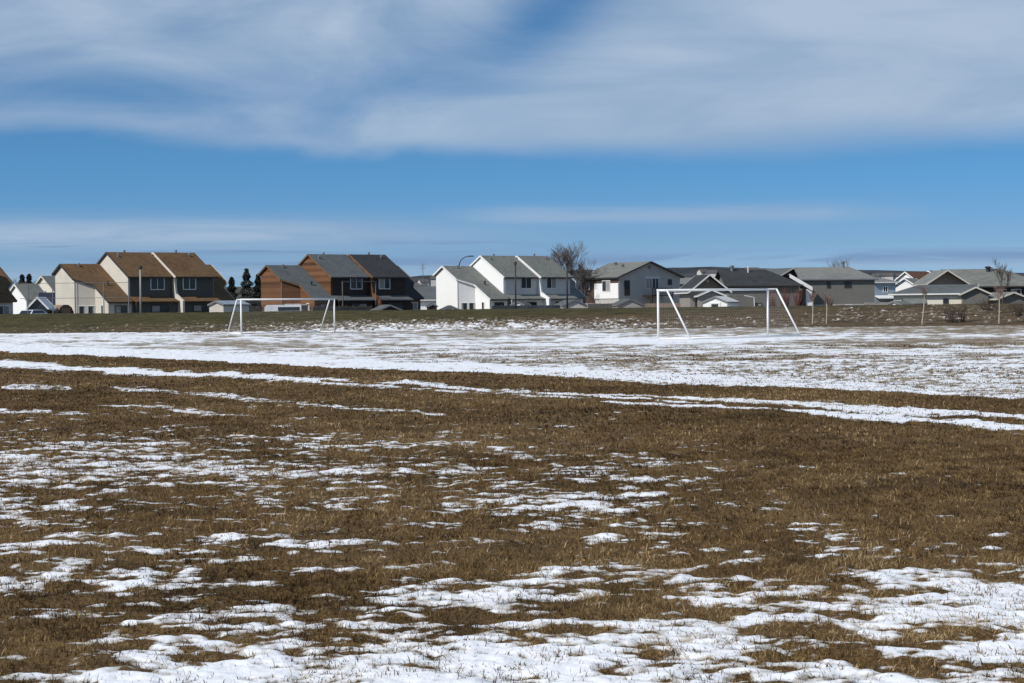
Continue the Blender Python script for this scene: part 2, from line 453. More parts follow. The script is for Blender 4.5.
# ------------------------------------------------------------------ standing dead grass
def blades(name, lists, seed):
    rng = np.random.default_rng(seed)
    P, T, VT = [], [], []
    for (d0, d1, dens, hgt, wid, tufts) in lists:
        n = int((.29 * (d1*d1 - d0*d0) + 2*1.3*(d1-d0)) * dens)
        y = np.sqrt(rng.uniform(d0*d0, d1*d1, n)); x = rng.uniform(-1, 1, n) * (.29 * y + 1.3)
        # pull blades into tufts
        cx = np.floor(x / tufts); cy = np.floor(y / tufts)
        tx = (cx + hsh(cx, cy, 1)) * tufts; ty = (cy + hsh(cx, cy, 2)) * tufts
        k = rng.uniform(0, .75, n) ** .8
        x = x*(1-k) + tx*k; y = y*(1-k) + ty*k
        cv = cover(x, y)
        den = gnoise(x/.5, y/.8, 201)*.8 + gnoise(x/.14, y/.2, 202)*.8
        keep = rng.uniform(0, 1, n) < np.where(cv < -.04, .62 + .75*den, np.where(y > 55, 0, np.clip(.42 - cv*1.0 + .7*den, .05, 1)))
        x, y, cv = x[keep], y[keep], cv[keep]; n = len(x)
        z = ground_z(x, y, cv) - .004
        a = rng.uniform(0, 2*np.pi, n); lean = rng.uniform(.2, 2.0, n)
        h = hgt * rng.lognormal(0, .38, n) * (1 + .7*gnoise(x/.33, y/.33, 203) + .7*gnoise(x/.12, y/.12, 209)) * np.where(cv > .05, .75, 1)
        h = np.clip(h, .008, hgt * 1.75)
        dx = np.cos(a)*lean; dy = np.sin(a)*lean; nrm = 1/np.sqrt(1+lean*lean)
        dx, dy, dz = dx*nrm*h, dy*nrm*h, nrm*h
        wa = rng.uniform(0, np.pi, n); w = wid * rng.uniform(.6, 1.4, n) / 2
        wx, wy = np.cos(wa)*w, np.sin(wa)*w
        b = np.stack([x, y, z], -1)
        W_ = np.stack([wx, wy, 0*wx], -1)
        mid_ = b + np.stack([dx*.42, dy*.42, dz*.62], -1)
        tip = b + np.stack([dx*1.05, dy*1.05, dz*.92], -1)
        V = np.stack([b-W_, b+W_, mid_-W_*.8, mid_+W_*.8, tip], 1)
        t = np.clip(rng.normal(.46, .20, n) + .30*gnoise(x/1.3, y/1.9, 204) + .55*gnoise(x/.17, y/.24, 205) + .45*gnoise(x/.5, y/.7, 206) + .45*gnoise(x/3.5, y/6, 207), 0, 1)
        P.append(V.reshape(-1, 3)); T.append(np.repeat(t, 5)); VT.append(np.tile([0, 0, .55, .55, 1], n))
    co = np.concatenate(P).astype(np.float32); t = np.concatenate(T); vt = np.concatenate(VT); n = len(co)//5
    o = np.arange(n)[:, None]*5
    idx = np.concatenate([o+np.array([[0, 1, 3, 2]]), o+np.array([[2, 3, 4]])], 1).ravel().astype(np.int32)
    starts = (np.arange(n)[:, None]*7 + np.array([[0, 4]])).ravel().astype(np.int32)
    me = bpy.data.meshes.new(name)
    me.vertices.add(len(co)); me.vertices.foreach_set('co', co.ravel())
    me.loops.add(len(idx)); me.loops.foreach_set('vertex_index', idx)
    me.polygons.add(len(starts)); me.polygons.foreach_set('loop_start', starts)
    me.update(calc_edges=True)
    for k, a in (('tint', t), ('along', vt)):
        q = me.attributes.new(k, 'FLOAT', 'POINT'); q.data.foreach_set('value', a.astype(np.float32))
    print('blades', n)
    return me
m, nt = mat('dead_grass_blades'); N = NT(nt)
ti = N.n('ShaderNodeAttribute', attribute_name='tint').outputs['Fac']
cr = N.n('ShaderNodeValToRGB'); nt.links.new(ti, cr.inputs[0])
e = cr.color_ramp.elements
e[0].position = 0; e[0].color = c4((.022, .012, .004)); e[1].position = 1; e[1].color = c4((.54, .40, .22))
for p, c in ((.3, (.066, .037, .012)), (.55, (.165, .100, .036)), (.8, (.34, .222, .092))):
    q = e.new(p); q.color = c4(c)
b = N.bsdf(cr.outputs[0], .75, spec=.2)
tr = N.n('ShaderNodeBsdfTranslucent'); nt.links.new(cr.outputs[0], tr.inputs[0])
mx = N.n('ShaderNodeMixShader'); mx.inputs[0].default_value = .25
nt.links.new(b.outputs[0], mx.inputs[1]); nt.links.new(tr.outputs[0], mx.inputs[2])
out = [x for x in nt.nodes if x.type == 'OUTPUT_MATERIAL'][0]
nt.links.new(mx.outputs[0], out.inputs[0])
me = blades('dead_grass', [(8.2, 14, 5200, .034, .0034, .055), (14, 25, 2300, .036, .0052, .07), (25, 48, 560, .040, .010, .10), (48, 90, 150, .045, .020, .2)], 3)
me.materials.append(m)
o = bpy.data.objects.new('dead_grass', me); COL.objects.link(o)
tag(o, 'short brown dead grass standing through the patchy snow', 'grass', kind='stuff')

# ------------------------------------------------------------------ soccer goals
GOALW = paint('goal_white', (.80, .80, .79), .45, .06)
def net_mat():
    m, nt = mat('net_cord'); N = NT(nt); N.bsdf(c4((.55, .55, .52)), .9); return m
NETM = net_mat()
def goal(p0, p1, side, top_d, base_d, label, H=2.44):
    """p0, p1: feet of the two front posts; side: unit vector towards the back"""
    p0, p1, side = Vector(p0), Vector(p1), Vector(side).normalized()
    t = thing('soccer_goal', label, 'soccer goal', p0, 'white soccer goals on the field')
    up = Vector((0, 0, H))
    for p in (p0, p1):
        b = MB(); b.tube([p - Vector((0, 0, .06)), p + up], .058, 10); b.obj('post', GOALW, t, True)
    b = MB(); d = (p1-p0).normalized()*.058
    b.tube([p0 + up - d, p1 + up + d], .058, 10); b.obj('crossbar', GOALW, t, True)
    for p in (p0, p1):
        b = MB(); tp = p + up + side*top_d; bt = p + side*base_d
        b.tube([p + up, tp], .04, 8); b.tube([tp, bt + Vector((0, 0, .05))], .045, 8)
        b.obj('side_brace', GOALW, t, True)
        b = MB(); b.tube([p + Vector((0, 0, .04)), bt + Vector((0, 0, .04))], .04, 8); b.obj('ground_bar', GOALW, t, True)
    b = MB(); b.tube([p0 + side*base_d + Vector((0, 0, .05)), p1 + side*base_d + Vector((0, 0, .05))], .05, 8); b.obj('ground_bar', GOALW, t, True)
    b = MB(); b.tube([p0 + up + side*top_d, p1 + up + side*top_d], .018, 6); b.obj('top_rope', NETM, t, True)
    n = MB(); L = (p1-p0).length; ax = (p1-p0)/L; r = .0011
    def path(k):      # profile of the net from the crossbar over the roof down to the ground
        s = k; sag = .0
        l1 = top_d; l2 = math.hypot(H, base_d-top_d)
        if s < l1: return side*s + up
        f = min((s-l1)/l2, 1)
        return side*(top_d + (base_d-top_d)*f - .10*math.sin(math.pi*f)) + up*(1-f)
    tot = top_d + math.hypot(H, base_d-top_d)
    k = 0
    while k < tot:
        q = path(k); n.tube([p0+q, p0+q+ax*L*.5+Vector((0, 0, -.02)), p1+q], r, 3, False); k += .15
    j = 0
    while j <= L:
        n.tube([p0 + ax*j + path(tot*i/8) for i in range(9)], r, 3, False); j += .15
    for p in (p0, p1):
        z = .13
        while z < H:
            dd = top_d + (base_d-top_d)*(1-z/H); n.tube([p+Vector((0, 0, z)), p+side*dd+Vector((0, 0, z))], r, 3, False); z += .13
        s = .13
        while s < base_d:
            zt = H if s < top_d else H*(1-(s-top_d)/(base_d-top_d)); n.tube([p+side*s, p+side*s+Vector((0, 0, zt))], r, 3, False); s += .13
    n.obj('net', NETM, t)
    return t
a0 = W(658.5, 339.9, 109.5); a0.z = .02
a1 = W(768.0, 336.9, 113.2); a1.z = .05
dv = (a1-a0); dv.z = 0; sd = Vector((dv.y, -dv.x, 0))
goal(a0, a1, Vector((.72, -.69, 0)), .58, 2.05, 'large white soccer goal on bright snow, nearer of the two and right of centre')
a0 = W(241.4, 334.3, 155.0); a0.z = .02
a1 = W(334.6, 332.6, 158.6); a1.z = .02
goal(a0, a1, Vector((-.5, .866, 0)), .75, 2.5, 'farther white soccer goal at the foot of the bank before the cedar townhouses')

# ------------------------------------------------------------------ building parts
GLASS = glass_mat()
CURT = paint('curtain_cloth', (.30, .29, .27), .8, .15, 3)
WTRIM = paint('white_trim', (.74, .74, .72), .5, .05)
DTRIM = paint('dark_trim', (.05, .045, .04), .6, .1)
VENT = paint('vent_metal', (.22, .22, .23), .5, .1, metal=.3)
PVC = paint('white_pipe', (.7, .7, .7), .5, .05)
def window(root, c, t, n, w, h, trim=WTRIM, panes=2, name='window', blind=False):
    """c centre on wall, t along wall, n outward"""
    c, t, n = Vector(c), Vector(t).normalized(), Vector(n).normalized(); up = Vector((0, 0, 1)); fw = .09
    b = MB()
    for sg in (-1, 1):
        b.box(c + t*sg*(w/2) + n*.03, t*fw/2, n*.04, up*(h/2+fw/2))
        b.box(c + up*sg*(h/2) + n*.03, t*(w/2-fw/2), n*.036, up*fw/2)
    for i in range(1, panes):
        b.box(c + t*(-w/2 + w*i/panes) + n*.03, t*.03, n*.034, up*(h/2-fw/2))
    o = b.obj(name, trim, root)
    g = MB(); g.box(c + n*.012, t*(w/2-.02), n*.01, up*(h/2-.02)); g.obj('pane', GLASS, o)
    r_ = random.Random(int(c.x*37 + c.y*91)).random()
    if w > .8 and r_ < .65:
        g = MB(); sg = -1 if r_ < .3 else 1; ww = w*(.5 if panes > 1 else .3)
        g.box(c + t*sg*(w/2-ww/2-.03) + n*.024, t*(ww/2-.02), n*.004, up*(h/2-.04)); g.obj('curtain', CURT, o)
    return o
def door(root, c, t, n, w, h, m=None):
    c, t, n = Vector(c), Vector(t).normalized(), Vector(n).normalized(); up = Vector((0, 0, 1))
    b = MB(); b.box(c + n*.03, t*w/2, n*.04, up*h/2); o = b.obj('door', m or WTRIM, root)
    g = MB(); g.box(c + n*.085 + up*h*.18, t*w*.3, n*.012, up*h*.22); g.obj('pane', GLASS, o)
    g = MB(); g.box(c + n*.10 + t*w*.36 - up*.05, t*.04, n*.03, up*.04); g.obj('handle', VENT, o)
    return o
def vent(root, p, r=.16, h=.45, m=None, name='roof_vent'):
    b = MB(); p = Vector(p)
    b.tube([p - Vector((0, 0, .3)), p + Vector((0, 0, h))], r, 8)
    b.tube([p + Vector((0, 0, h-.02)), p + Vector((0, 0, h+.16)), p + Vector((0, 0, h+.24))], [r*1.6, r*1.6, r*.5], 8)
    return b.obj(name, m or VENT, root)

def wall_prism(b, foot, ztop, z0, ridge=None):
    """vertical walls round a footprint [(u,s)..] mapped by M; ztop(u,s); ridge: s value where a point is inserted"""
    pts = []
    for i, p in enumerate(foot):
        q = foot[(i+1) % len(foot)]; pts.append(p)
        if ridge is not None and (p[1]-ridge)*(q[1]-ridge) < 0:
            f = (ridge-p[1])/(q[1]-p[1]); pts.append((p[0]+(q[0]-p[0])*f, ridge))
    return pts

class Frame:
    """local (u, s, z) building axes: u along the ridge, s out of the front"""
    def __init__(s, org, ang):
        s.o = Vector((org[0], org[1], 0)); s.u = Vector((math.cos(ang), math.sin(ang), 0)); s.s = Vector((math.sin(ang), -math.cos(ang), 0))
    def __call__(s, u, q, z): return s.o + s.u*u + s.s*q + Vector((0, 0, z))

def prism(b, fr, foot, ztop, z0, ridge):
    pts = wall_prism(b, foot, ztop, z0, ridge); n = len(pts)
    lo = [fr(u, s, z0) for u, s in pts]; hi = [fr(u, s, ztop(u, s)) for u, s in pts]
    b.add(lo + hi, [(i, (i+1) % n, (i+1) % n + n, i+n) for i in range(n)])
def rake(b, fr, pts, th=.22, w=.06):
    """fascia board following a line of (u,s,z) points"""
    for a, c in zip(pts[:-1], pts[1:]):
        A, C_ = fr(*a), fr(*c); d = (C_-A); L = d.length; d.normalize()
        side = d.cross(Vector((0, 0, 1))); side.normalize(); upv = side.cross(d)
        b.box((A+C_)/2, d*(L/2), side*w/2, upv*th/2)

ANG = math.atan2(.65, .76)
def townhouses(org, wallm, frontm, roofm, trim, label, zoff=0.0, detail=True, ridge_trim=None):
    fr = Frame(org, ANG); Z0 = .6; rk = DTRIM if wallm is BEIGE else trim
    t = thing('townhouse_row', label, 'townhouses', (org[0], org[1], Z0), 'rows of stepped townhouses behind the bank')
    ZT, ZL, K = 9.1+zoff, 7.67+zoff, .6
    TH = .2
    u0 = -5.5
    # ---- walls (gable-end and party walls in the siding of the row, fronts in their own)
    units = [('tall', 0, 6.3, 0.0), ('tall', 6.3, 11.9, .6)]
    zl = lambda u, s: (ZL - K*abs(s+1.9)) - TH - .03
    foot1 = [(u0+.25, -3.6), (u0+.25, 1.27), (u0+2.3, 2.5), (u0+2.3, 5.6), (0.02, 5.6), (0.02, -3.6)]
    b = MB(); prism(b, fr, foot1, zl, Z0, -1.9)
    foot4 = [(11.9, -3.6), (11.9, 5.3), (14.5, 5.3), (14.5, 3.3), (15.95, 1.8), (15.95, -3.6)]
    prism(b, fr, foot4, zl, Z0, -1.9)
    for _, a, c, so in units:
        zt = lambda u, s, so=so: ZT - K*abs(s-so) - TH - .03
        foot = [(a, -3.6+so), (a, 4.8+so), (c, 4.8+so), (c, -3.6+so)]
        prism(b, fr, foot, zt, Z0, so)
    b.obj('wall', wallm, t)
    # ---- fronts: upper wall panel and lower garage wall
    for _, a, c, so in units:
        b = MB()
        b.box(fr((a+c)/2+.1, 4.82+so, (3.0+ZT-K*4.8-TH)/2), fr.u*((c-a)/2-.16), fr.s*.035, Vector((0, 0, (ZT-K*4.8-TH-3.0)/2-.03)))
        b.obj('front_cladding', frontm, t)
        b = MB(); b.box(fr((a+c)/2+.1, 6.1+so, (Z0+2.78)/2), fr.u*((c-a)/2-.2), fr.s*.08, Vector((0, 0, (2.78-Z0)/2)))
        b.box(fr(c-.2, 5.5+so, (Z0+2.78)/2), fr.u*.06, fr.s*.58, Vector((0, 0, (2.78-Z0)/2)))
        b.obj('porch_wall', frontm, t)
    # ---- roofs
    b = MB()
    z = lambda s: ZL - K*abs(s+1.9)
    P = lambda u, s: fr(u, s, z(s))
    b.slab([P(u0, -1.9), P(u0, 1.27), P(u0+2.1, 2.57), P(u0+2.1, 6.0), P(-.02, 6.0), P(-.02, -1.9)], TH)
    b.slab([P(-.02, -1.9), P(-.02, -3.95), P(u0, -3.95), P(u0, -1.9)], TH)
    b.obj('roof', roofm, t)
    b = MB()
    b.slab([P(12.0, -1.9), P(12.0, 5.65), P(14.8, 5.65), P(14.8, 3.25), P(16.2, 1.85), P(16.2, -1.9)], TH)
    b.slab([P(16.2, -1.9), P(16.2, -3.95), P(12.0, -3.95), P(12.0, -1.9)], TH)
    b.obj('roof', roofm, t)
    for i, (_, a, c, so) in enumerate(units):
        b = MB(); z2 = lambda s, so=so: ZT - K*abs(s-so)
        Q = lambda u, s: fr(u, s, z2(s))
        ua, ub = a-.15, (c-.17 if i == 0 else c+.3)
        b.slab([Q(ua, so), Q(ua, 5.2+so), Q(ub, 5.2+so), Q(ub, so)], TH)
        b.slab([Q(ub, so), Q(ub, -3.95+so), Q(ua, -3.95+so), Q(ua, so)], TH)
        b.obj('roof', roofm, t)
        b = MB()
        b.slab([fr(a+.06, 4.87+so, 3.55), fr(a+.06, 6.7+so, 2.95), fr(c-.05, 6.7+so, 2.95), fr(c-.05, 4.87+so, 3.55)], .14)
        b.obj('porch_roof', roofm, t)
        # bargeboards on the side the sun reaches
        b = MB(); rake(b, fr, [(ua-.035, -3.95+so, z2(-3.95+so)-.08), (ua-.035, so, z2(so)-.08)]); rake(b, fr, [(ua-.035, so, z2(so)-.08), (ua-.035, 5.2+so, z2(5.2+so)-.08)])
        b.obj('fascia', rk if i == 0 else trim, t); b = MB()
        b.box(fr((ua+ub)/2, 5.23+so, z2(5.2+so)-.12), fr.u*((ub-ua)/2-.05), fr.s*.02, Vector((0, 0, .08)))
        b.obj('fascia', DTRIM, t)
        for du, ds in ((2.5, -.2), (.9, 1.0)) if i == 0 else ((3.2, -.1), (4.6, .8)):
            vent(t, fr(a+du, so+ds, z2(so+ds)), .10, .18)
    b = MB()
    rake(b, fr, [(u0-.035, -3.95, z(-3.95)-.08), (u0-.035, -1.9, z(-1.9)-.08), (u0-.035, 1.27, z(1.27)-.08), (u0+2.06, 2.60, z(2.57)-.08), (u0+2.06, 6.0, z(6.0)-.08)])
    b.obj('fascia', rk, t); b = MB()
    rake(b, fr, [(16.235, -3.95, z(-3.95)-.08), (16.235, -1.9, z(-1.9)-.08), (16.235, 1.85, z(1.85)-.08), (14.835, 3.28, z(3.25)-.08), (14.835, 5.65, z(5.65)-.08)])
    b.obj('fascia', trim, t); b = MB()
    b.box(fr((u0+2.1)/2, 6.03, z(6.0)-.12), fr.u*(abs(u0+2.1)/2-.05), fr.s*.02, Vector((0, 0, .08)))
    b.obj('fascia', DTRIM, t)
    vent(t, fr(-3.2, -1.4, z(-1.4)), .10, .18); vent(t, fr(-1.5, 2.6, z(2.6)), .10, .3, RDARK)
    # ---- fin walls between the fronts
    b = MB(); a = 6.3
    pr = [(a, 5.38, ZT-K*4.8-.35), (a, 5.75, 3.85), (a, 7.35, 3.0), (a, 7.35, Z0), (a, 5.38, Z0)]
    A = [fr(u-.14, s, zz) for u, s, zz in pr]; B_ = [fr(u+.13, s, zz) for u, s, zz in pr]; n = len(pr)
    b.add(A + B_, [tuple(range(n)), tuple(reversed(range(n, 2*n)))] + [(i, i+n, (i+1) % n+n, (i+1) % n) for i in range(n)])
    b.obj('fin_wall', wallm, t)
    # ---- windows
    zc = 5.15 + zoff*.5
    window(t, fr(4.1, 4.86, zc), fr.u, fr.s, 1.9, 1.5)
    window(t, fr(6.3+2.0, 5.46, zc), fr.u, fr.s, 1.8, 1.5)
    window(t, fr(3.6, 6.19, 2.05), fr.u, fr.s, 2.4, .8, DTRIM)
    window(t, fr(9.2, 6.79, 2.05), fr.u, fr.s, 2.4, .8, DTRIM)
    window(t, fr(-1.5, 5.61, 2.0), fr.u, fr.s, 1.6, .9, DTRIM)
    window(t, fr(13.2, 5.31, 2.0), fr.u, fr.s, 1.5, 1.1)
    A, B_ = Vector((u0+.25, 1.27)), Vector((u0+2.3, 2.5)); dd = (B_-A).normalized()
    tt = fr.u*dd.x + fr.s*dd.y; nn = fr.s*dd.x - fr.u*dd.y
    for k in (.35, .80):
        q = A + (B_-A)*k; window(t, fr(q.x, q.y, 2.0), tt, nn, .85, .95, panes=1)
    window(t, fr(u0+2.3, 4.2, 2.0), fr.s, -fr.u, .5, 1.1, panes=1)
    b = MB(); q = A
    b.tube([fr(u0+.22, 1.24, Z0), fr(u0+.22, 1.24, z(1.27)-.3)], .05, 6); b.obj('downpipe', VENT, t)
    return t, fr

BEIGE = siding('beige_siding', (.62, .58, .50), .18)
CEDAR = siding('cedar_siding', (.135, .064, .030), .42, .34, plank=.7, depth=.03)
WHITE = siding('white_siding', (.86, .86, .84), .18, .02)
DGREY = siding('slate_grey_cladding', (.080, .080, .068), .25, .12, vertical=True)
DBROWN = siding('dark_brown_cladding', (.035, .025, .02), .25, .12, vertical=True)
PGREY = siding('pale_grey_cladding', (.60, .58, .54), .25, .08, vertical=True)
RBROWN = shingle('brown_shingles', (.135, .080, .040), .22, (.19, .12, .062))
RGREY = shingle('grey_shingles', (.105, .115, .115), .15)
RDARK = shingle('charcoal_shingles', (.045, .047, .048), .2)
RLIGHT = shingle('weathered_grey_shingles', (.19, .19, .175), .15)
RMOSS = shingle('grey_green_shingles', (.175, .178, .158), .18)

def org(px, D, apexy=None):
    p = W(px, 300, D); return (p.x, p.y)
CREAMTRIM = paint('cream_trim', (.62, .58, .50), .5, .05)
CEDTRIM = paint('cedar_trim', (.15, .09, .05), .6, .1)
townhouses(org(108, 270), BEIGE, DGREY, RBROWN, CREAMTRIM, 'townhouse row with brown shingle roofs, beige gable ends and slate grey fronts')
townhouses(org(-124, 251), BEIGE, DBROWN, RBROWN, DTRIM, 'brown roofed townhouse row cut off by the left edge of the photo')
tw, frm = townhouses(org(309.5, 290), CEDAR, DBROWN, RGREY, CEDTRIM, 'townhouse row with orange cedar gable ends and grey roofs behind the far goal')
b = MB()
for u_ in (.5, 5.9): b.box(frm(u_, 6.75, 3.0), frm.u*.06, frm.s*.06, Vector((0, 0, 2.4)))
b.box(frm(3.2, 6.75, 5.35), frm.u*2.76, frm.s*.05, Vector((0, 0, .07)))
b.obj('deck_frame', paint('grey_deck_frame', (.16, .14, .12), .8), tw)
# the right hand half of that row has darker shingles
roofs = [c for c in tw.children if c.name.startswith('roof') and not c.name.startswith('roof_vent')]
for c in (roofs[1], roofs[3]):
    c.data.materials[0] = RDARK; c['label'] = 'darker charcoal roof'
townhouses(org(481.5, 308), WHITE, PGREY, RMOSS, WTRIM, 'townhouse row with bright white gable ends and grey green roofs left of the bare tree')

def gable_house(name, label, cat, apex, ang, L, Wd, ze, z0, wallm, roofm, trim, hip0=0, hip1=0, oh=.45, ohg=None, group=None, th=.18, zr=None, skip=()):
    """apex: world point at the start of the ridge; ang: ridge direction; Wd: wall-to-wall width"""
    zr = apex.z if zr is None else zr
    fr = Frame(apex, ang); hw = Wd/2; K = (zr-ze)/(hw+oh)
    t = thing(name, label, cat, (apex.x, apex.y, z0), group)
    zt = lambda u, s: min(zr - K*abs(s), zr - (zr-ze)*max((hip0-u)/(hip0+oh) if hip0 else 0, (u-(L-hip1))/(hip1+oh) if hip1 else 0, 0)) - th - .02
    g0 = 0 if not hip0 else 0; b = MB()
    prism(b, fr, [(0, -hw), (0, hw), (L, hw), (L, -hw)], zt if not (hip0 or hip1) else (lambda u, s: zt(u, s)), z0, 0.0)
    b.obj('wall', wallm, t)
    a, c = -(ohg or oh), L+oh
    P = lambda u, s, z: fr(u, s, z)
    e = hw+oh
    b = MB()
    r0 = (hip0 if hip0 else a); r1 = (L-hip1 if hip1 else c)
    b.slab([P(r0, 0, zr), P(a, e, ze), P(c, e, ze), P(r1, 0, zr)], th)
    b.slab([P(r1, 0, zr), P(c, -e, ze), P(a, -e, ze), P(r0, 0, zr)], th)
    if hip0: b.slab([P(r0, 0, zr), P(a, -e, ze), P(a, e, ze)], th)
    if hip1: b.slab([P(r1, 0, zr), P(c, e, ze), P(c, -e, ze)], th)
    b.obj('roof', roofm, t)
    d = .03
    for s in (-1, 1):
        b = MB(); b.box(fr((a+c)/2, s*(e+.022), ze-.08), fr.u*((c-a)/2), fr.s*.02, Vector((0, 0, .08))); b.obj('fascia', trim, t)
    for u, h in ((a-d, hip0), (c+d, hip1)):
        if not h:
            for s in (-1, 1):
                b = MB(); rake(b, fr, [(u, s*e, ze-.08), (u, 0, zr-.08)], .18, .05); b.obj('fascia', trim, t)
        else:
            b = MB(); b.box(fr(u, 0, ze-.08), fr.u*.02, fr.s*e, Vector((0, 0, .08))); b.obj('fascia', trim, t)
    return t, fr, K
def WIN(t, fr, face, a, z, w, h, L, hw, **k):
    if face == 'front': window(t, fr(a, hw, z), fr.u, fr.s, w, h, **k)
    if face == 'end0': window(t, fr(0, a, z), fr.s, -fr.u, w, h, **k)

GREYW = siding('grey_house_siding', (.47, .455, .42), .2)
GREYD = siding('dark_grey_siding', (.175, .17, .155), .2)
CREAM = siding('cream_siding', (.72, .69, .58), .2, .04)
BLUEW = siding('blue_grey_siding', (.27, .34, .40), .2)
BRICK = siding('red_brown_brick', (.075, .048, .036), .1, .25, depth=.01)
TAUPE = siding('taupe_siding', (.30, .27, .24), .2)

# ---- bi-level house with wide gable right of the bare tree: gable end faces the field, ridge runs back to the left
ap = W(649.5, 261.3, 330); rd = math.atan2(.87, -.5)
t, fr, K = gable_house('bi_level_house', 'large grey house with broad gable and bright white side wall, right of bare tree', 'house', ap, rd, 10.6, 11.0, 6.14, .9, GREYW, RMOSS, DTRIM, oh=.5)
# frame: u runs back, s = (sin, -cos) -> to the camera's right; end0 is the field gable
hw = 5.5
def g0(px): return (px-649.5)/5.5
for s_, z_, w_, h_, pn in ((g0(652), 5.15, 2.3, 1.55, 4), (g0(669.5), 5.35, .6, .8, 1)):
    window(t, fr(0, s_, z_), fr.s, -fr.u, w_, h_, panes=pn, trim=DTRIM if pn == 1 else WTRIM)
door(t, fr(0, g0(627), 4.5), fr.s, -fr.u, 1.0, 2.3, DTRIM)
b = MB(); b.box(fr(-.04, g0(652), 6.1), fr.s*1.5, fr.u*.06, Vector((0, 0, .08))); b.obj('awning', WTRIM, t)
b = MB(); b.tube([fr(-.02, 0, 7.6), fr(-.06, 0, 7.6)], .28, 12); b.obj('gable_vent', VENT, t)
b = MB()    # deck in front of the patio door
b.box(fr(-1.3, g0(653), 3.35), fr.s*1.9, fr.u*1.2, Vector((0, 0, .09)))
for i in range(13): b.box(fr(-2.45, g0(653)-1.8+.3*i, 3.9), fr.s*.05, fr.u*.03, Vector((0, 0, .5)))
b.box(fr(-2.45, g0(653), 4.42), fr.s*1.9, fr.u*.05, Vector((0, 0, .05)))
for s_ in (-1.8, 1.8): b.box(fr(-2.4, g0(653)+s_, 2.1), fr.s*.07, fr.u*.07, Vector((0, 0, 1.25)))
b.obj('deck', DBROWN, t)
# white-clad side bay and window on the sunlit side (s = -hw)
b = MB(); b.box(fr(3.4, -hw-.07, 4.1), fr.u*3.35, fr.s*.06, Vector((0, 0, 1.15))); b.obj('white_cladding', WHITE, t)
b = MB(); b.box(fr(3.4, -hw-.06, 5.55), fr.u*3.3, fr.s*.04, Vector((0, 0, .28))); b.obj('side_cladding_and_shade', BRICK, t)  # dark strip under the eave: the eave's shade put into colour
b = MB(); b.box(fr(8.7, -hw-.05, 4.1), fr.u*1.9, fr.s*.04, Vector((0, 0, 1.75))); b.obj('side_cladding_and_shade', BRICK, t)
window(t, fr(3.3, -hw-.13, 4.85), fr.u, -fr.s, 2.2, 1.6, panes=2)
window(t, fr(8.7, -hw-.09, 4.85), fr.u, -fr.s, 1.5, 1.3, panes=1, trim=DTRIM)
vent(t, fr(4.5, -2, 8.48-K*2), .18, .3); vent(t, fr(8, -1, 8.48-K*1), .18, .3)

# ---- garden sheds along the bank
def shed(label, px0, px1, peaky, D, ang=0.05, eave=None, wallm=GREYW, roofm=RGREY, trim=None, depth=4, doors=False, name='garden_shed'):
    c = (px0+px1)/2; k = F/D; ap = W(c, peaky, D); wd = (px1-px0)/k
    ze = ap.z - (eave if eave else wd*.22)
    t, fr, K = gable_house(name, label, 'shed', ap, ang+math.pi/2, depth, wd/math.cos(ang)-.3, ze, .7, wallm, roofm, trim or VENT, oh=.12, th=.07)
    if doors: door(t, fr(0, 0, ap.z-1.6), fr.s, -fr.u, 1.5, 1.7)
    return t, fr
shed('low pale grey gabled shed below the house with the broad gable', 616.5, 643.5, 298.8, 300, .2, wallm=GREYW, roofm=RGREY)
shed('bright white gabled shed standing inside the frame of the near goal', 702.5, 727.5, 296.3, 262, -.55, wallm=WHITE, roofm=paint('white_shed_roof', (.6, .6, .58)), depth=3, doors=True)
shed('white shed gable just above the bank, left of the cream walled garage', 885, 902, 300.8, 243, -.5, wallm=WHITE, roofm=RMOSS)
shed('cream shed with light blue grey roof left of the far goal', 207.5, 225, 300.5, 236, -.35, wallm=BEIGE, roofm=paint('pale_metal_roof', (.33, .37, .41), .45), depth=6.0)
shed('small dark shed with grey blue roof below the charcoal roofed townhouse', 378, 402, 304.6, 262, .3, wallm=DBROWN, roofm=RGREY)
shed('cream curved looking shed against the white gable end wall', 441, 460, 305.2, 280, .1, wallm=CREAM, roofm=RDARK)
shed('dark brown pointed shed in the gap beside the white townhouse', 427.5, 438, 303.5, 285, .1, wallm=DBROWN, roofm=RDARK)
shed('grey white shed in front of the middle white townhouse', 510, 525, 301.2, 285, -.2, wallm=WHITE, roofm=RGREY)
shed('grey shed with dark doorway at the right end of the white townhouses', 562, 588, 299.5, 300, .25, wallm=PGREY, roofm=RGREY, depth=5)
# tan gambrel barn shed at the left
p = W(66, 311.5, 235); t = thing('barn_shed', 'tan round roofed garden shed with dark end beside the beige townhouse', 'shed', (p.x, p.y, .7))
fr = Frame((p.x, p.y), .45); k = F/235
prof = [(-.85, .7), (-.85, 1.75), (-.62, 2.25), (-.25, 2.52), (.25, 2.52), (.62, 2.25), (.85, 1.75), (.85, .7)]
b = MB(); 
A = [fr(s, 0, z) for s, z in prof]; B_ = [fr(s-1.2, -2.4, z) for s, z in prof]; n = len(prof)
b.add(A+B_, [(i, i+1, i+1+n, i+n) for i in range(n-1)] + [tuple(range(n, 2*n))]); b.obj('roof', paint('tan_tin', (.26, .17, .11), .6), t)
b = MB(); b.add([fr(s*.97, .0, z-.02) for s, z in prof] + [fr(s*.97, -.08, z-.02) for s, z in prof], [tuple(range(n)), tuple(reversed(range(n, 2*n)))] + [(i, i+n, (i+1) % n+n, (i+1) % n) for i in range(n)]); b.obj('end_wall', DBROWN, t)
b = MB(); b.box(fr(0, .04, 1.45), fr.u*.45, fr.s*.03, Vector((0, 0, .72))); b.obj('door', paint('shed_door', (.10, .065, .04)), t)

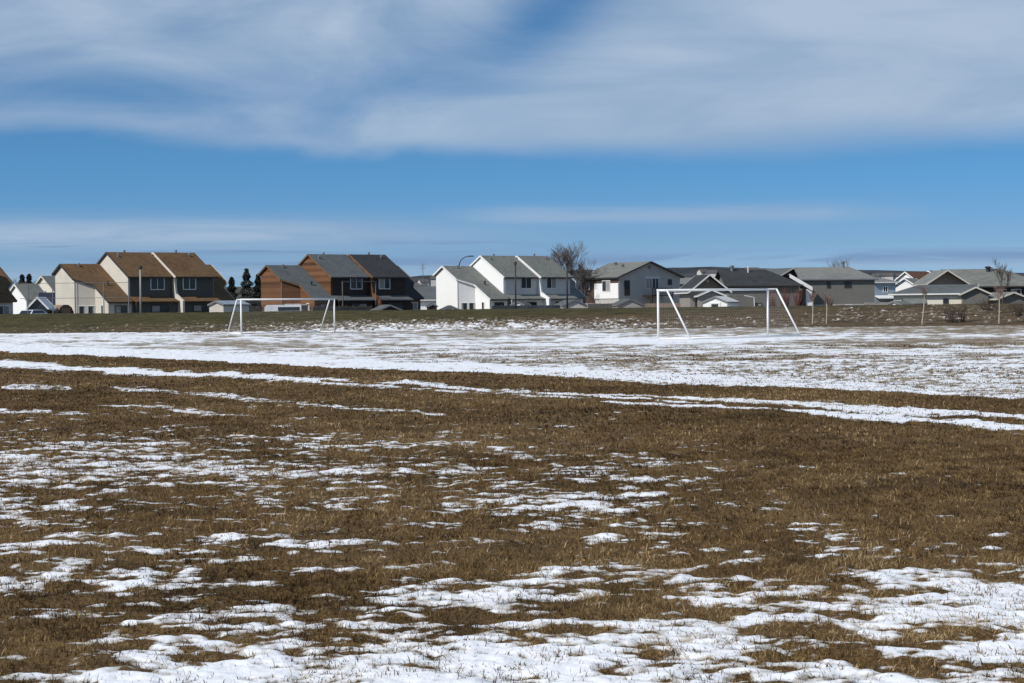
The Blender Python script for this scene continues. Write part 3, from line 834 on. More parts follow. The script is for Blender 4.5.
# ---- houses right of centre
ap = W(707.5, 274.3, 282)
t, fr, K = gable_house('gabled_garage', 'small house front with white edged gable right of the near goal post', 'house', ap, math.pi/2+.12, 7, 4.6, 3.45, .9, TAUPE, RDARK, WTRIM, oh=.55, ohg=1.5)
door(t, fr(0, -1.2, 2.0), fr.s, -fr.u, 1.0, 2.0, DTRIM); b = MB(); b.tube([fr(.02, 0, 4.9), fr(-.12, 0, 4.9)], .22, 10); b.obj('gable_lamp', WTRIM, t)
ap = W(711.5, 289.3, 270)
t, fr, K = gable_house('porch_gable', 'low porch gable with white edges behind the bright white shed', 'porch', ap, math.pi/2, 3, 3.0, 2.93, .9, TAUPE, RGREY, WTRIM, oh=.35)
ap = W(722, 269.8, 296)
t, fr, K = gable_house('bungalow', 'grey bungalow with big charcoal roof behind the near goal', 'house', ap, .10, 9.5, 9.0, 4.35, .9, GREYD, RDARK, DTRIM, hip1=3.5, oh=.5)
window(t, fr(3.9, 4.5, 1.78), fr.u, fr.s, 1.0, .42, panes=2, trim=DTRIM)
b = MB(); b.tube([fr(3.4, .9, 5.4), fr(3.4, .9, 7.0)], .09, 8); b.obj('vent_pipe', PVC, t)
vent(t, fr(1.3, .3, 6.5), .2, .4)
b = MB(); b.tube([fr(1.9, 5.5, 3.0), fr(3.2, 5.5, 2.75), fr(3.25, 5.5, 1.0)], .07, 6); b.obj('downpipe', PVC, t)
ap = W(672, 277.5, 360)
gable_house('bungalow', 'pale grey roofed house glimpsed between the broad gable and the white edged gable', 'house', ap, .05, 7, 7, 5.3, .9, TAUPE, RLIGHT, DTRIM)
ap = W(791.5, 267.8, 300)
t, fr, K = gable_house('gabled_house', 'brown fronted house whose gable meets the long grey house on its right', 'house', ap, math.pi/2+.35, 9, 9.6, 4.0, .9, BRICK, RGREY, CREAMTRIM, oh=.5)
window(t, fr(0, -.8, 2.7), fr.s, -fr.u, 1.6, 1.2); 
ap = W(789, 276.5, 290)
# lit lower fascia roof of the side porch
b = MB(); A = W(789.5, 275.6, 293.5); B_ = W(812.5, 288.9, 293.0); d = B_-A
b.box((A+B_)/2, d/2, Vector((0, .05, 0)), Vector((0, 0, .26))); b.obj('lower_bargeboard', WTRIM, t)
b = MB(); b.slab([A + Vector((0, .06, .25)), B_ + Vector((0, .06, .25)), B_ + Vector((.2, 3.4, .25)), A + Vector((.2, 3.4, .25))], .12); b.obj('porch_roof', RGREY, t)
b = MB(); q = W(809, 300, 293.4); b.box(Vector((q.x, q.y, 2.35)), Vector((.42, 0, 0)), Vector((0, .05, 0)), Vector((0, 0, 1.45))); b.obj('white_cladding', WTRIM, t)
ap = W(797, 267.4, 300)
t, fr, K = gable_house('long_grey_house', 'long grey two storey house with light grey hipped roof', 'house', ap, .03, 9.8, 9.0, 5.15, .9, GREYD, RLIGHT, VENT, hip1=2.6, oh=.4)
for a, w_ in ((3.9-.35, .4), (6.15, .85)): window(t, fr(a, 4.5, 4.35), fr.u, fr.s, w_, .75, trim=DTRIM, panes=1 if w_ < .5 else 2)
b = MB(); b.box(fr(5.6, 4.6, 1.3), fr.u*4.2, fr.s*.08, Vector((0, 0, .42))); b.obj('foundation', paint('pale_concrete', (.42, .41, .39)), t)
window(t, fr(6.2, 4.69, 1.45), fr.u, fr.s, .9, .35, trim=WTRIM, panes=2)
vent(t, fr(6.3, .1, 6.9), .2, .5); b = MB(); b.tube([fr(5.9, 0, 6.8), fr(5.9, 0, 7.4)], .04, 6); b.obj('vent_pipe', VENT, t)
ap = W(868, 277.5, 330)
t, fr, K = gable_house('blue_house', 'small blue grey house squeezed right of the long grey house', 'house', ap, .2, 3.2, 6, 5.0, .9, BLUEW, RLIGHT, WTRIM, hip1=1.4)
window(t, fr(1.6, 3.0, 3.9), fr.u, fr.s, .7, .8)
b = MB(); b.slab([fr(-.2, 3.1, 3.0), fr(-.2, 5.2, 2.6), fr(3.4, 5.2, 2.6), fr(3.4, 3.1, 3.0)], .12); b.obj('porch_roof', WTRIM, t)
ap = W(906, 271.5, 345)
t, fr, K = gable_house('white_gable_house', 'white gabled house with reddish brown roof in the distance', 'house', ap, math.pi/2-.75, 6.2, 6.6, 4.3, .9, WHITE, paint('red_brown_roof', (.13, .065, .04), .9, .3, 3), WTRIM, oh=.3)
ap = W(905, 278, 333)
gable_house('white_gable_wing', 'lower white gable in front of the white house with reddish brown roof', 'house', ap, math.pi/2-.6, 3.5, 5.6, 3.8, .9, WHITE, RLIGHT, WTRIM, oh=.3)
ap = W(929, 270.5, 350)
gable_house('white_gable_house', 'white edged dark roofed house top showing behind the taupe gable', 'house', ap, math.pi/2-.6, 5, 6.0, 4.8, .9, WHITE, RDARK, WTRIM, oh=.3)
ap = W(945, 269.9, 296)
t, fr, K = gable_house('taupe_gable_wing', 'taupe house gable with pale edges left of the wide light grey roof', 'house', ap, math.pi/2+.05, 6, 4.9, 4.30, .9, TAUPE, RLIGHT, CREAMTRIM, oh=.55, ohg=1.5)
ap = W(946, 269.3, 302)
t, fr, K = gable_house('wide_bungalow', 'wide bungalow with light grey green roof at the right edge', 'house', ap, -.02, 12.5, 10.5, 3.95, .9, DBROWN, RMOSS, DTRIM, hip1=5, oh=.6)
vent(t, fr(5.6, .8, 5.9), .28, .6, RDARK); b = MB(); b.box(fr(6.15, .5, 6.3), fr.u*.16, fr.s*.16, Vector((0, 0, .5))); b.obj('chimney', PVC, t)
for i in range(3): window(t, fr(6.5+2*i, 5.25, 3.0), fr.u, fr.s, 1.3, 1.0)
# cream garage with dark gable in front
ap = W(896, 285.2, 258)
t, fr, K = gable_house('long_garage', 'long low garage with cream wall and dark grey gable end facing right', 'garage', ap, -.28, 9.0, 5.6, 2.85, .8, CREAM, RGREY, WTRIM, hip0=2.6, oh=.5)
window(t, fr(6.0, 2.8, 1.95), fr.u, fr.s, .55, .5, panes=1, trim=DTRIM)
ap = W(975.5, 286.6, 252)
t, fr, K = gable_house('dark_gable_wing', 'dark grey gable end between cream garage wall and the slender bare tree', 'garage', ap, math.pi/2-.05, 5, 2.9, 2.75, .8, GREYD, RGREY, CREAMTRIM, oh=.35)
ap = W(1013, 291.8, 250)
t, fr, K = gable_house('dark_garage', 'dark low gabled garage cut by the right edge of the photo', 'garage', ap, math.pi/2+.1, 6, 3.4, 2.15, .8, GREYD, RLIGHT, CREAMTRIM, oh=.35)
ap = W(985, 292.5, 262)
gable_house('carport', 'low grey roofed carport between the two dark garages', 'carport', ap, 0, 3.4, 4, 2.2, .8, DBROWN, RLIGHT, CREAMTRIM, oh=.3)
ap = W(905, 298.6, 250)
gable_house('garden_shed', 'low grey green roofed shed before the cream garage wall', 'shed', ap, -.1, 2.1, 2.4, 1.7, .8, GREYW, RMOSS, DTRIM, oh=.25)

# ---- houses behind and between the rows
ap = W(229, 286.8, 345)
gable_house('bungalow', 'long plain dark grey roof between the brown and the cedar townhouses', 'house', ap, .06, 7.2, 7, 3.1, .9, DBROWN, shingle('olive_grey_shingles', (.075, .073, .060), .15), DTRIM, oh=.6)
ap = W(414, 286.5, 340)
gable_house('bungalow', 'grey roofed house in the gap left of the white townhouses', 'house', ap, .06, 5, 8, 3.1, .9, WHITE, RGREY, WTRIM, oh=.5)
ap = W(16, 284.0, 290)
t, fr, K = gable_house('small_white_house', 'small white house with grey roof between the two brown roofed townhouse rows', 'house', ap, ANG, 3.0, 5.6, 3.5, .7, WHITE, RMOSS, WTRIM, oh=.25)
ap = W(43, 275.8, 310)
t, fr, K = gable_house('gabled_house', 'cream gabled house with grey roof and round vent seen left of the beige gable end', 'house', ap, .85, 4.5, 5.6, ap.z-2.4, .7, CREAM, RMOSS, CREAMTRIM, oh=.3)
b = MB(); b.tube([fr(-.02, .5, 4.5), fr(-.12, .5, 4.5)], .3, 12); b.obj('gable_vent', VENT, t)
ap = W(41, 292.5, 275)
gable_house('navy_shed', 'long navy blue shed left of the beige gable end', 'shed', ap, .1, 2.6, 2.5, 2.4, .7, paint('navy_wall', (.02, .025, .05)), paint('navy_roof', (.018, .022, .045), .6), DTRIM, oh=.2)
ap = W(38, 296.8, 232)
t, fr, K = gable_house('sunroom', 'glazed sunroom with thick white gable edges behind the white car', 'sunroom', ap, math.pi/2-.1, 2, 1.9, 2.15, .7, GLASS, WTRIM, WTRIM, oh=.28)

# ---- white car and travel trailer
def car(label, p, ang, c):
    fr = Frame((p.x, p.y), ang); z = .55
    t = thing('parked_car', label, 'car', (p.x, p.y, z))
    body = paint('white_car_paint', c, .3, .03, spec=.5)
    prof = [(-2.2, .35), (-2.2, .75), (-2.05, .88), (-1.1, .95), (-.55, 1.42), (.9, 1.45), (1.75, .98), (2.15, .9), (2.2, .35)]
    b = MB(); n = len(prof)
    A = [fr(u, .88 if zz < 1 else .70, z+zz) for u, zz in prof]; B_ = [fr(u, -.88 if zz < 1 else -.70, z+zz) for u, zz in prof]
    b.add(A+B_, [tuple(range(n)), tuple(reversed(range(n, 2*n)))] + [(i, i+n, (i+1) % n+n, (i+1) % n) for i in range(n)]); b.obj('body', body, t)
    b = MB(); pts = [(-.95, 1.0), (-.5, 1.36), (.85, 1.38), (1.5, 1.02)]
    for s in (.83, -.83):
        q = [fr(u, s*(.90 if zz > 1.2 else 1.0), z+zz) for u, zz in pts]; b.add(q + [v + fr.s*.02*(1 if s > 0 else -1) for v in q], [(0, 1, 2, 3), (7, 6, 5, 4), (0, 4, 5, 1), (2, 6, 7, 3), (1, 5, 6, 2), (3, 7, 4, 0)])
    b.obj('side_windows', GLASS, t)
    b = MB(); b.box(fr(-.86, 0, z+1.2), fr.u*.2+Vector((0, 0, .17)), fr.s*.66, Vector((0, 0, .01))+fr.u*-.012); b.obj('windscreen', GLASS, t)
    for u in (-1.4, 1.4):
        for s in (-.8, .8):
            b = MB(); b.tube([fr(u, s-.1, z+.33), fr(u, s+.1, z+.33)], .33, 16); w = b.obj('wheel', DTRIM, t)
            b = MB(); b.tube([fr(u, s-.115, z+.33), fr(u, s+.115, z+.33)], .19, 12); b.obj('rim', VENT, w)
    for s in (-.6, .6):
        b = MB(); b.box(fr(-2.2, s, z+.68), fr.u*.03, fr.s*.16, Vector((0, 0, .08))); b.obj('headlight', PVC, t)
    return t
car('white car parked below the sunroom behind the left end of the bank', W(31, 311, 222), 1.1, (.75, .76, .78))
p = W(264.5, 311, 245); fr = Frame((p.x, p.y), .08)
t = thing('travel_trailer', 'long low white travel trailer behind the bank, seen through the far goal', 'trailer', (p.x, p.y, 1.0))
b = MB()
prof = [(0, 1.25), (0, 2.05), (.25, 2.3), (4.6, 2.3), (5.0, 2.05), (5.0, 1.25)]
A = [fr(u, 0, z) for u, z in prof]; B_ = [fr(u, -2.3, z) for u, z in prof]; n = len(prof)
b.add(A+B_, [tuple(reversed(range(n))), tuple(range(n, 2*n))] + [(i, (i+1) % n, (i+1) % n+n, i+n) for i in range(n)]); b.obj('body', paint('trailer_white', (.72, .73, .74), .4), t)
b = MB(); b.box(fr(2.7, .02, 1.85), fr.u*1.2, fr.s*.02, Vector((0, 0, .2))); b.obj('window', GLASS, t)
b = MB(); b.box(fr(4.45, .02, 1.8), fr.u*.35, fr.s*.02, Vector((0, 0, .45))); b.obj('door', DTRIM, t)
b = MB(); b.box(fr(2.9, .015, 1.5), fr.u*2.0, fr.s*.012, Vector((0, 0, .07))); b.obj('stripe', VENT, t)
for u in (2.2, 3.0):
    b = MB(); b.tube([fr(u, -.25, 1.2), fr(u, .0, 1.2)], .3, 14); b.obj('wheel', DTRIM, t)

# ------------------------------------------------------------------ board fence along the gardens
def board_fence(label, pts, h0, h1, m, cat='fence'):
    a = pts[0]; t = thing('board_fence', label, cat, (a.x, a.y, h0))
    b = MB()
    for A, B_ in zip(pts[:-1], pts[1:]):
        d = Vector((B_.x-A.x, B_.y-A.y, 0)); L = d.length; d.normalize(); s = Vector((d.y, -d.x, 0)); n = max(int(L/.16), 1)
        for i in range(n):
            c = Vector((A.x, A.y, 0)) + d*(L*(i+.5)/n)
            b.box(c + Vector((0, 0, (h0+h1)/2 + random.uniform(-.02, .02))), d*(L/n/2-.006), s*.015, Vector((0, 0, (h1-h0)/2)))
    b.obj('boards', m, t)
    b = MB()
    for A, B_ in zip(pts[:-1], pts[1:]):
        d = Vector((B_.x-A.x, B_.y-A.y, 0)); L = d.length; d.normalize(); n = max(int(L/2.4), 1)
        for i in range(n+1):
            c = Vector((A.x, A.y, 0)) + d*(L*i/n) + Vector((-d.y, d.x, 0))*.08; b.box(c + Vector((0, 0, (h0+h1)/2)), d*.05, Vector((-d.y, d.x, 0))*.05, Vector((0, 0, (h1-h0)/2+.06)))
    b.obj('posts_and_rails', m, t)
FW = paint('weathered_fence', (.17, .13, .10), .9, .25, 3)
FG = paint('grey_fence', (.20, .19, .18), .9, .2, 3)
board_fence('weathered brown board fence low behind the bank between beige and cedar rows', [W(243, 311, 250), W(262, 311, 252)], .9, 2.2, FW)
board_fence('weathered brown board fence below the cedar townhouse fronts', [W(313, 311, 262), W(372, 310, 285)], .9, 2.1, FW)
board_fence('grey board fence in front of the white townhouses', [W(492, 309, 276), W(560, 309, 292)], .9, 2.0, FG)
board_fence('grey board fence left of the pale gabled shed', [W(588, 309, 292), W(612, 309, 294)], .9, 2.15, paint('tan_fence', (.36, .31, .25), .9, .2, 3))
board_fence('dark board fence under the deck of the broad gabled house', [W(645, 308, 300), W(700, 307, 282)], .9, 2.1, FW)
board_fence('grey board fence between the long grey house and the long garage', [W(864, 305, 275), W(892, 305, 270)], .9, 1.9, FG)

# ------------------------------------------------------------------ tall wire fence at the left, lamp posts
GALV = paint('galvanised_steel', (.20, .21, .22), .5, .1, metal=.4)
DPOLE = paint('dark_pole', (.035, .035, .038), .6, .1)
t = thing('tall_wire_fence', 'tall thin wire fence with grey posts before the beige townhouse', 'fence', W(28, 312, 200))
zt1, zt2 = W(60, 283.2, 200).z, W(60, 298.2, 200).z
fx = [W(x, 312, 200) for x in (28, 53, 78, 104, 129)]
for q in fx:
    b = MB(); b.tube([Vector((q.x, q.y, 1.0)), Vector((q.x, q.y, zt1+.03))], .05, 6); b.obj('post', GALV, t)
for zz in (zt1, zt2):
    b = MB(); b.tube([Vector((fx[0].x-.7, 200, zz)), Vector((fx[-1].x, 200, zz))], .022, 6); b.obj('rail', GALV, t)
b = MB(); x = fx[0].x
while x < fx[-1].x:
    b.tube([(x, 200.05, 1.1), (x, 200.05, zt1)], .0025, 3, False); x += .15
zz = 1.2
while zz < zt1:
    b.tube([(fx[0].x, 200.05, zz), (fx[-1].x, 200.05, zz)], .0025, 3, False); zz += .15
b.obj('wire_mesh', GALV, t)
def pole(label, px, y0, y1, D, r, m, name='lamp_post'):
    a, c = W(px, y1, D), W(px, y0, D)
    t = thing(name, label, 'lamp post', (a.x, a.y, 1.1), 'lamp posts along the back lane')
    b = MB(); b.tube([Vector((a.x, a.y, .9)), Vector((a.x, a.y, c.z-.25))], [r, r*.8], 10); b.obj('pole', m, t, True)
    b = MB(); z = c.z; b.tube([(a.x, a.y, z-.3), (a.x, a.y, z-.25), (a.x, a.y, z-.02), (a.x, a.y, z+.08)], [r*1.1, r*1.9, r*1.7, r*.4], 12); b.obj('lamp_head', DTRIM, t)
pole('thick pale lamp post in front of the brown roofed townhouses', 140.8, 266, 312, 215, .105, paint('pale_pole', (.30, .29, .27)))
pole('dark lamp post in front of the middle white townhouse', 515.8, 262, 309, 262, .10, DPOLE)
pole('dark lamp post left of the bare tree', 567.3, 262, 309, 262, .11, DPOLE)
a = W(458.8, 285, 345); c1 = W(458.8, 268, 345); pts = [Vector((a.x, a.y, .9)), c1]
for x, y in ((459.6, 263), (461.5, 259.5), (465, 257), (469.5, 256)): pts.append(W(x, y, 345))
t = thing('street_lamp', 'curved arm street lamp rising behind the white townhouse roof', 'street lamp', (a.x, a.y, .9))
b = MB(); b.tube(pts, [.12, .10, .08, .07, .06, .06], 8); b.obj('pole', DPOLE, t, True)
e = pts[-1]; b = MB(); b.box(e + Vector((.25, 0, -.03)), (.42, 0, 0), (0, .16, 0), (0, 0, .09)); b.obj('lamp_head', DPOLE, t)
a = W(423.2, 300, 350); z1 = W(423.2, 264, 350).z
t = thing('roof_antenna', 'thin antenna mast in the gap left of the white townhouses', 'antenna', (a.x, a.y, .9))
b = MB(); b.tube([Vector((a.x, a.y, .9)), Vector((a.x, a.y, z1))], .05, 6); b.obj('mast', GALV, t)
b = MB()
for k, w_ in ((0, .5), (.35, .35), (.7, .45)): b.box((a.x, a.y, z1-k), (w_, 0, 0), (0, .03, 0), (0, 0, .03))
b.obj('crossbars', GALV, t)

# ------------------------------------------------------------------ trees
BARK = paint('bare_bark', (.135, .105, .085), .9, .25, 2)
TWIG = paint('bare_twigs', (.115, .095, .082), .9, .2, 2)
PALEB = paint('pale_sapling_bark', (.42, .38, .31), .9, .15, 4)
def bare_tree(name, label, p, H, spread, trunk_r, depth=5, seed=1, group=None, m1=BARK, m2=TWIG, first=.22, up=.25, forks=3, twig=.012, fit=None):
    rnd = random.Random(seed); t = thing(name, label, 'tree', p, group)
    tb, cb = MB(), MB()
    def grow(b, p, d, L, r, lv):
        q = p; pts = [p]; rs = [r]
        for i in range(3):
            d = (d + Vector((rnd.uniform(-.16, .16), rnd.uniform(-.16, .16), rnd.uniform(-.02, .12)*up*4))).normalized()
            q = q + d*L/3; pts.append(q); rs.append(max(r*(1-.14*(i+1)), twig*.6))
        b.tube(pts if lv < 5 else pts[::3], rs if lv < 5 else rs[::3], 6 if lv < 2 else (4 if lv < 4 else 3), False)
        if lv >= depth: return
        k = forks if lv < depth-1 else forks+1
        for i in range(k):
            a = rnd.uniform(0, 2*math.pi); an = rnd.uniform(.25, .75)*spread
            o = d.orthogonal().normalized(); o.rotate(Matrix.Rotation(a, 3, d))
            nd = (d*math.cos(an) + o*math.sin(an) + Vector((0, 0, up*.35))).normalized()
            st = pts[-1] if i < 2 else pts[rnd.choice((1, 2))]
            grow(cb, st, nd, L*rnd.uniform(.62, .86), max(r*.58, twig), lv+1)
    grow(tb, Vector(p), Vector((0, 0, 1)), H*first, trunk_r, 0)
    if fit:
        zs = [v[2] for v in cb.v]; top = sorted(zs)[int(len(zs)*.9995)-1]; xs = sorted(v[0]-p[0] for v in cb.v); w_ = xs[int(len(xs)*.995)] - xs[int(len(xs)*.005)]; xc = (xs[int(len(xs)*.995)] + xs[int(len(xs)*.005)])/2
        kx, kz = fit[0]/w_, fit[1]/(top-p[2]); th = [r for r in (tb, cb)]
        for mb in th: mb.v = [(p[0]+(v[0]-p[0]-xc*min(max((v[2]-p[2])/(top-p[2]), 0), 1))*kx, p[1]+(v[1]-p[1])*kx, p[2]+(v[2]-p[2])*kz) for v in mb.v]
    tb.obj('trunk', m1, t, True); cb.obj('crown', m2, t)
    return t
p = W(572, 306, 335); p.z = .9
bare_tree('bare_tree', 'big leafless tree rising between the white townhouses and the broad gabled house', p, 14.0, .9, .22, 7, 33, first=.17, up=.42, forks=3, twig=.011, fit=(7.3, 10.9))
for i, (px, D, H, sd_, lab) in enumerate(((8, 300, 8.0, 3, 'leafless tree beside the brown roof at the left edge'), (41, 330, 7.2, 4, 'leafless tree behind the cream gabled house'), (13, 320, 7.0, 9, 'leafless tree behind the small white lean-to'))):
    p = W(px, 310, D); p.z = .9; bare_tree('bare_tree', lab, p, H, 1.05, .16, 5, sd_, twig=.018, fit=(H*.62, H*.86))
p = W(1003, 306, 205); p.z = 1.1
bare_tree('bare_tree', 'slender upright leafless tree before the wide grey roof at the right', p, 5.0, .7, .06, 6, 8, first=.27, up=.45, forks=3, twig=.009, fit=(2.0, 5.0))
p = W(850, 305, 420); p.z = .9; bare_tree('bare_tree', 'twiggy treetop above the roof of the long grey house', p, 10.5, .7, .12, 5, 12, first=.28, up=.4)
p = W(834, 305, 420); p.z = .9; bare_tree('bare_tree', 'thin twiggy treetop further left above the roof of the long grey house', p, 10.0, .6, .12, 5, 14, first=.28, up=.4)
# conifers
NEED = paint('conifer_needles', (.030, .038, .028), .9, .4, 3)
def conifer(label, px, ytop, D, wpx, seed, m=NEED):
    rnd = random.Random(seed); p = W(px, 310, D); zt = W(px, ytop, D).z; z0 = .9; H = zt-z0; R0 = wpx/2/(F/D)
    t = thing('spruce_tree', label, 'tree', (p.x, p.y, z0), 'dark spruces behind the houses')
    b = MB(); b.tube([(p.x, p.y, z0), (p.x, p.y, zt-.3)], [.2, .03], 8); b.obj('trunk', BARK, t)
    b = MB()
    for i in range(1300):
        f = rnd.random()**.75; z = z0 + .8 + (H-.8)*f; rr = R0*(1-f)**.75*(.75+.35*math.sin(f*34+seed))*rnd.uniform(.25, 1.2)+.04
        a = rnd.uniform(0, 2*math.pi); c = Vector((p.x+rr*math.cos(a), p.y+rr*math.sin(a), z-rr*.25))
        d = Vector((math.cos(a), math.sin(a), -.35+rnd.uniform(-.2, .2))).normalized()*rnd.uniform(.16, .38); s = Vector((-math.sin(a), math.cos(a), rnd.uniform(-.4, .4)))*rnd.uniform(.07, .17)
        b.add([c-s, c+d-s*.2, c+d+s*.2, c+s], [(0, 1, 2, 3)])
        b.add([c-Vector((0, 0, .12)), c+d, c+Vector((0, 0, .12))], [(0, 1, 2)])
    b.obj('crown', m, t)
conifer('short dark spruce touching the brown roof end', 232, 277, 330, 15, 3)
conifer('tallest pointed spruce above the plain dark grey roof', 247, 268.5, 335, 22, 4, paint('grey_green_needles', (.055, .066, .056), .9, .3, 3))
conifer('dark spruce beside the left corner of the cedar gable', 258.5, 274, 330, 16, 5)
conifer('dark spruce left of the pair behind the small white house', 22.5, 274.5, 330, 18, 6)
conifer('dark spruce right of the pair behind the small white house', 29.5, 274, 330, 18, 7)

# staked saplings and shrubs on the bank
def at_bank(px, py, D):
    p = W(px, py, D); p.z = float(berm_z(np.array([p.x]), np.array([p.y]))[0]) - .03; return p
for i, (px, H, D, lab) in enumerate(((812.5, 2.05, 166, 'pale staked sapling just right of the near goal'), (826.5, 1.9, 166, 'thin staked sapling with reddish twigs, second right of the near goal'),
        (922, 2.4, 164, 'pale leaning sapling before the cream garage wall'), (999, 2.3, 163, 'sapling below the slender tree at the right'))):
    p = at_bank(px, 327, D)
    rnd = random.Random(i+40); t = thing('sapling', lab, 'sapling', p, 'young trees planted on the bank')
    lean = Vector((.10 if px == 922 else .02, 0, 0))
    b = MB(); top = p + Vector((0, 0, H)) + lean*H; b.tube([p, (p+top)/2 + Vector((.02, 0, 0)), top], [.05, .045, .035], 7); b.obj('trunk', PALEB, t)
    b = MB()
    for k in range(34):
        s = p + (top-p)*rnd.uniform(.78, 1.0); a = rnd.uniform(0, 6.28); L = rnd.uniform(.35, .95)
        e = s + Vector((math.cos(a)*L*.55, math.sin(a)*L*.55, L*.75)); b.tube([s, (s+e)/2+Vector((0, 0, -.04)), e], [.012, .009, .005], 3, False)
        for _ in range(3):
            q = s + (e-s)*rnd.uniform(.3, .9); e2 = q + Vector((rnd.uniform(-.2, .2), rnd.uniform(-.2, .2), rnd.uniform(.05, .3))); b.tube([q, e2], [.007, .004], 3, False)
    b.obj('crown', paint('reddish_twigs', (.20, .13, .11), .9), t)
def shrub(label, px, py, D, H, Wd, seed, m=TWIG, n=70):
    rnd = random.Random(seed); p = at_bank(px, py, D)
    t = thing('bare_shrub', label, 'shrub', p, 'leafless shrubs on the bank'); b = MB()
    for k in range(n):
        a = rnd.uniform(0, 6.28); r = rnd.uniform(0, .7)*Wd; s = p + Vector((math.cos(a)*r*.5, math.sin(a)*r*.5, 0)); L = H*rnd.uniform(.5, 1.0)
        e = s + Vector((math.cos(a)*Wd*.5*rnd.random(), math.sin(a)*Wd*.5*rnd.random(), L)); mm = (s+e)/2 + Vector((rnd.uniform(-.05, .05), 0, 0))
        b.tube([s, mm, e], [.012, .009, .004], 3, False)
        for _ in range(3):
            q = mm + (e-mm)*rnd.random(); b.tube([q, q + Vector((rnd.uniform(-.25, .25), rnd.uniform(-.2, .2), rnd.uniform(.02, .25)))], [.006, .004], 3, False)
    b.obj('branches', m, t)
DKT = paint('dark_twigs', (.05, .034, .026), .9)
shrub('large dark leafless shrub at the foot of the bank below the cream garage', 952, 326, 165, 1.5, 1.3, 61, DKT)
shrub('narrow dark leafless shrub beside the large one at the foot of the bank', 963, 326, 165, 1.4, .6, 62, DKT, 40)
shrub('wide brown leafless shrub on the bank by the slender tree', 991, 318, 172, 1.0, 1.9, 63, DKT)
shrub('brown leafless shrub near the right edge of the photo on the bank', 1018, 322, 168, 1.1, 1.1, 64, DKT)
# red-stemmed hedge bushes before the brick gable
REDT = paint('red_stems', (.13, .055, .045), .9)
for i, (px, w_, lab) in enumerate(((772, 2.0, 'leftmost red stemmed bush before the brown gabled house'), (785, 2.2, 'middle red stemmed bush before the brown gabled house'), (798, 1.8, 'rightmost red stemmed bush before the brown gabled house'), (829, 1.5, 'brown bush at the foot of the long grey house wall'))):
    rnd = random.Random(80+i); p = W(px, 305, 268); p.z = .9
    t = thing('garden_bush', lab, 'bush', p, 'leafless bushes in the gardens'); b = MB()
    for k in range(120):
        a = rnd.uniform(0, 6.28); L = rnd.uniform(.9, 3.0 if i < 3 else 2.2); s = p + Vector((math.cos(a)*.2, math.sin(a)*.2, 0))
        e = p + Vector((math.cos(a)*w_*.5*rnd.random(), math.sin(a)*w_*.5*rnd.random(), L)); b.tube([s, (s+e)/2, e], [.02, .014, .008], 3, False)
    b.obj('branches', REDT if i < 3 else TWIG, t)

# tiny houses on the far slope
fm = [paint('far_wall_pale', (.55, .53, .50)), paint('far_roof', (.10, .09, .085))]
for i, (px, py) in enumerate(((872.5, 273.5), (876.5, 272.8), (880, 272.7), (885, 273), (890, 273), (699, 269), (707, 270), (745, 267.5), (419, 279), (415, 283), (431, 276))):
    D = 1500; U_ = px
    ap = W(px, py, D)
    if i == 0: fsrc = None
    fr = Frame(ap, .3*((i % 3)-1)); w_ = 5 + (i*37 % 5); z0 = ap.z-6
    t = thing('distant_house', 'tiny pale house far off on the slope behind the roofs', 'house', (ap.x, ap.y, z0), 'tiny houses on the far slope')
    b = MB(); zt = lambda u, s: ap.z - .45*abs(s) - .2
    prism(b, fr, [(0, -4), (0, 4), (w_, 4), (w_, -4)], zt, z0-12, 0.0); b.obj('wall', fm[0], t)
    b = MB(); q = lambda u, s: fr(u, s, ap.z-.45*abs(s))
    b.slab([q(-.4, 0), q(-.4, 4.5), q(w_+.4, 4.5), q(w_+.4, 0)], .2); b.slab([q(w_+.4, 0), q(w_+.4, -4.5), q(-.4, -4.5), q(-.4, 0)], .2); b.obj('roof', fm[1], t)

# ------------------------------------------------------------------ light
SUN_DIR = Vector((-.82, -.57, 0)).normalized(); EL = R(40)
sd3 = Vector((SUN_DIR.x*math.cos(EL), SUN_DIR.y*math.cos(EL), math.sin(EL)))
sl = bpy.data.lights.new('sun', 'SUN'); sl.energy = 4.1; sl.angle = R(.53); sl.color = (1, .955, .89)
so = bpy.data.objects.new('sun', sl); so.rotation_euler = sd3.to_track_quat('Z', 'Y').to_euler(); so.location = (0, 0, 50); COL.objects.link(so)

w = bpy.data.worlds.new("World"); S.world = w; w.use_nodes = True; nt = w.node_tree
for n_ in list(nt.nodes): nt.nodes.remove(n_)
N = NT(nt)
tc = N.n('ShaderNodeTexCoord').outputs['Generated']
sp = N.n('ShaderNodeSeparateXYZ'); nt.links.new(tc, sp.inputs[0]); dx, dy, dz = sp.outputs
# the air is clear and dry: read the sky model a little higher up than the true elevation
cb = N.n('ShaderNodeCombineXYZ'); nt.links.new(dx, cb.inputs[0]); nt.links.new(dy, cb.inputs[1])
nt.links.new(N.m('ADD', N.m('MULTIPLY', N.m('MAXIMUM', dz, 0.0), 2.0), .10), cb.inputs[2])
nv = N.n('ShaderNodeVectorMath', operation='NORMALIZE'); nt.links.new(cb.outputs[0], nv.inputs[0])
sky = N.n('ShaderNodeTexSky', sky_type='NISHITA'); sky.sun_disc = False
sky.sun_elevation = EL; sky.sun_rotation = math.atan2(sd3.x, sd3.y)
sky.air_density = 1.0; sky.dust_density = .15; sky.ozone_density = 3.0; sky.altitude = 700
nt.links.new(nv.outputs[0], sky.inputs['Vector'])
hsv = N.n('ShaderNodeHueSaturation'); hsv.inputs['Saturation'].default_value = 1.12; nt.links.new(sky.outputs[0], hsv.inputs['Color'])

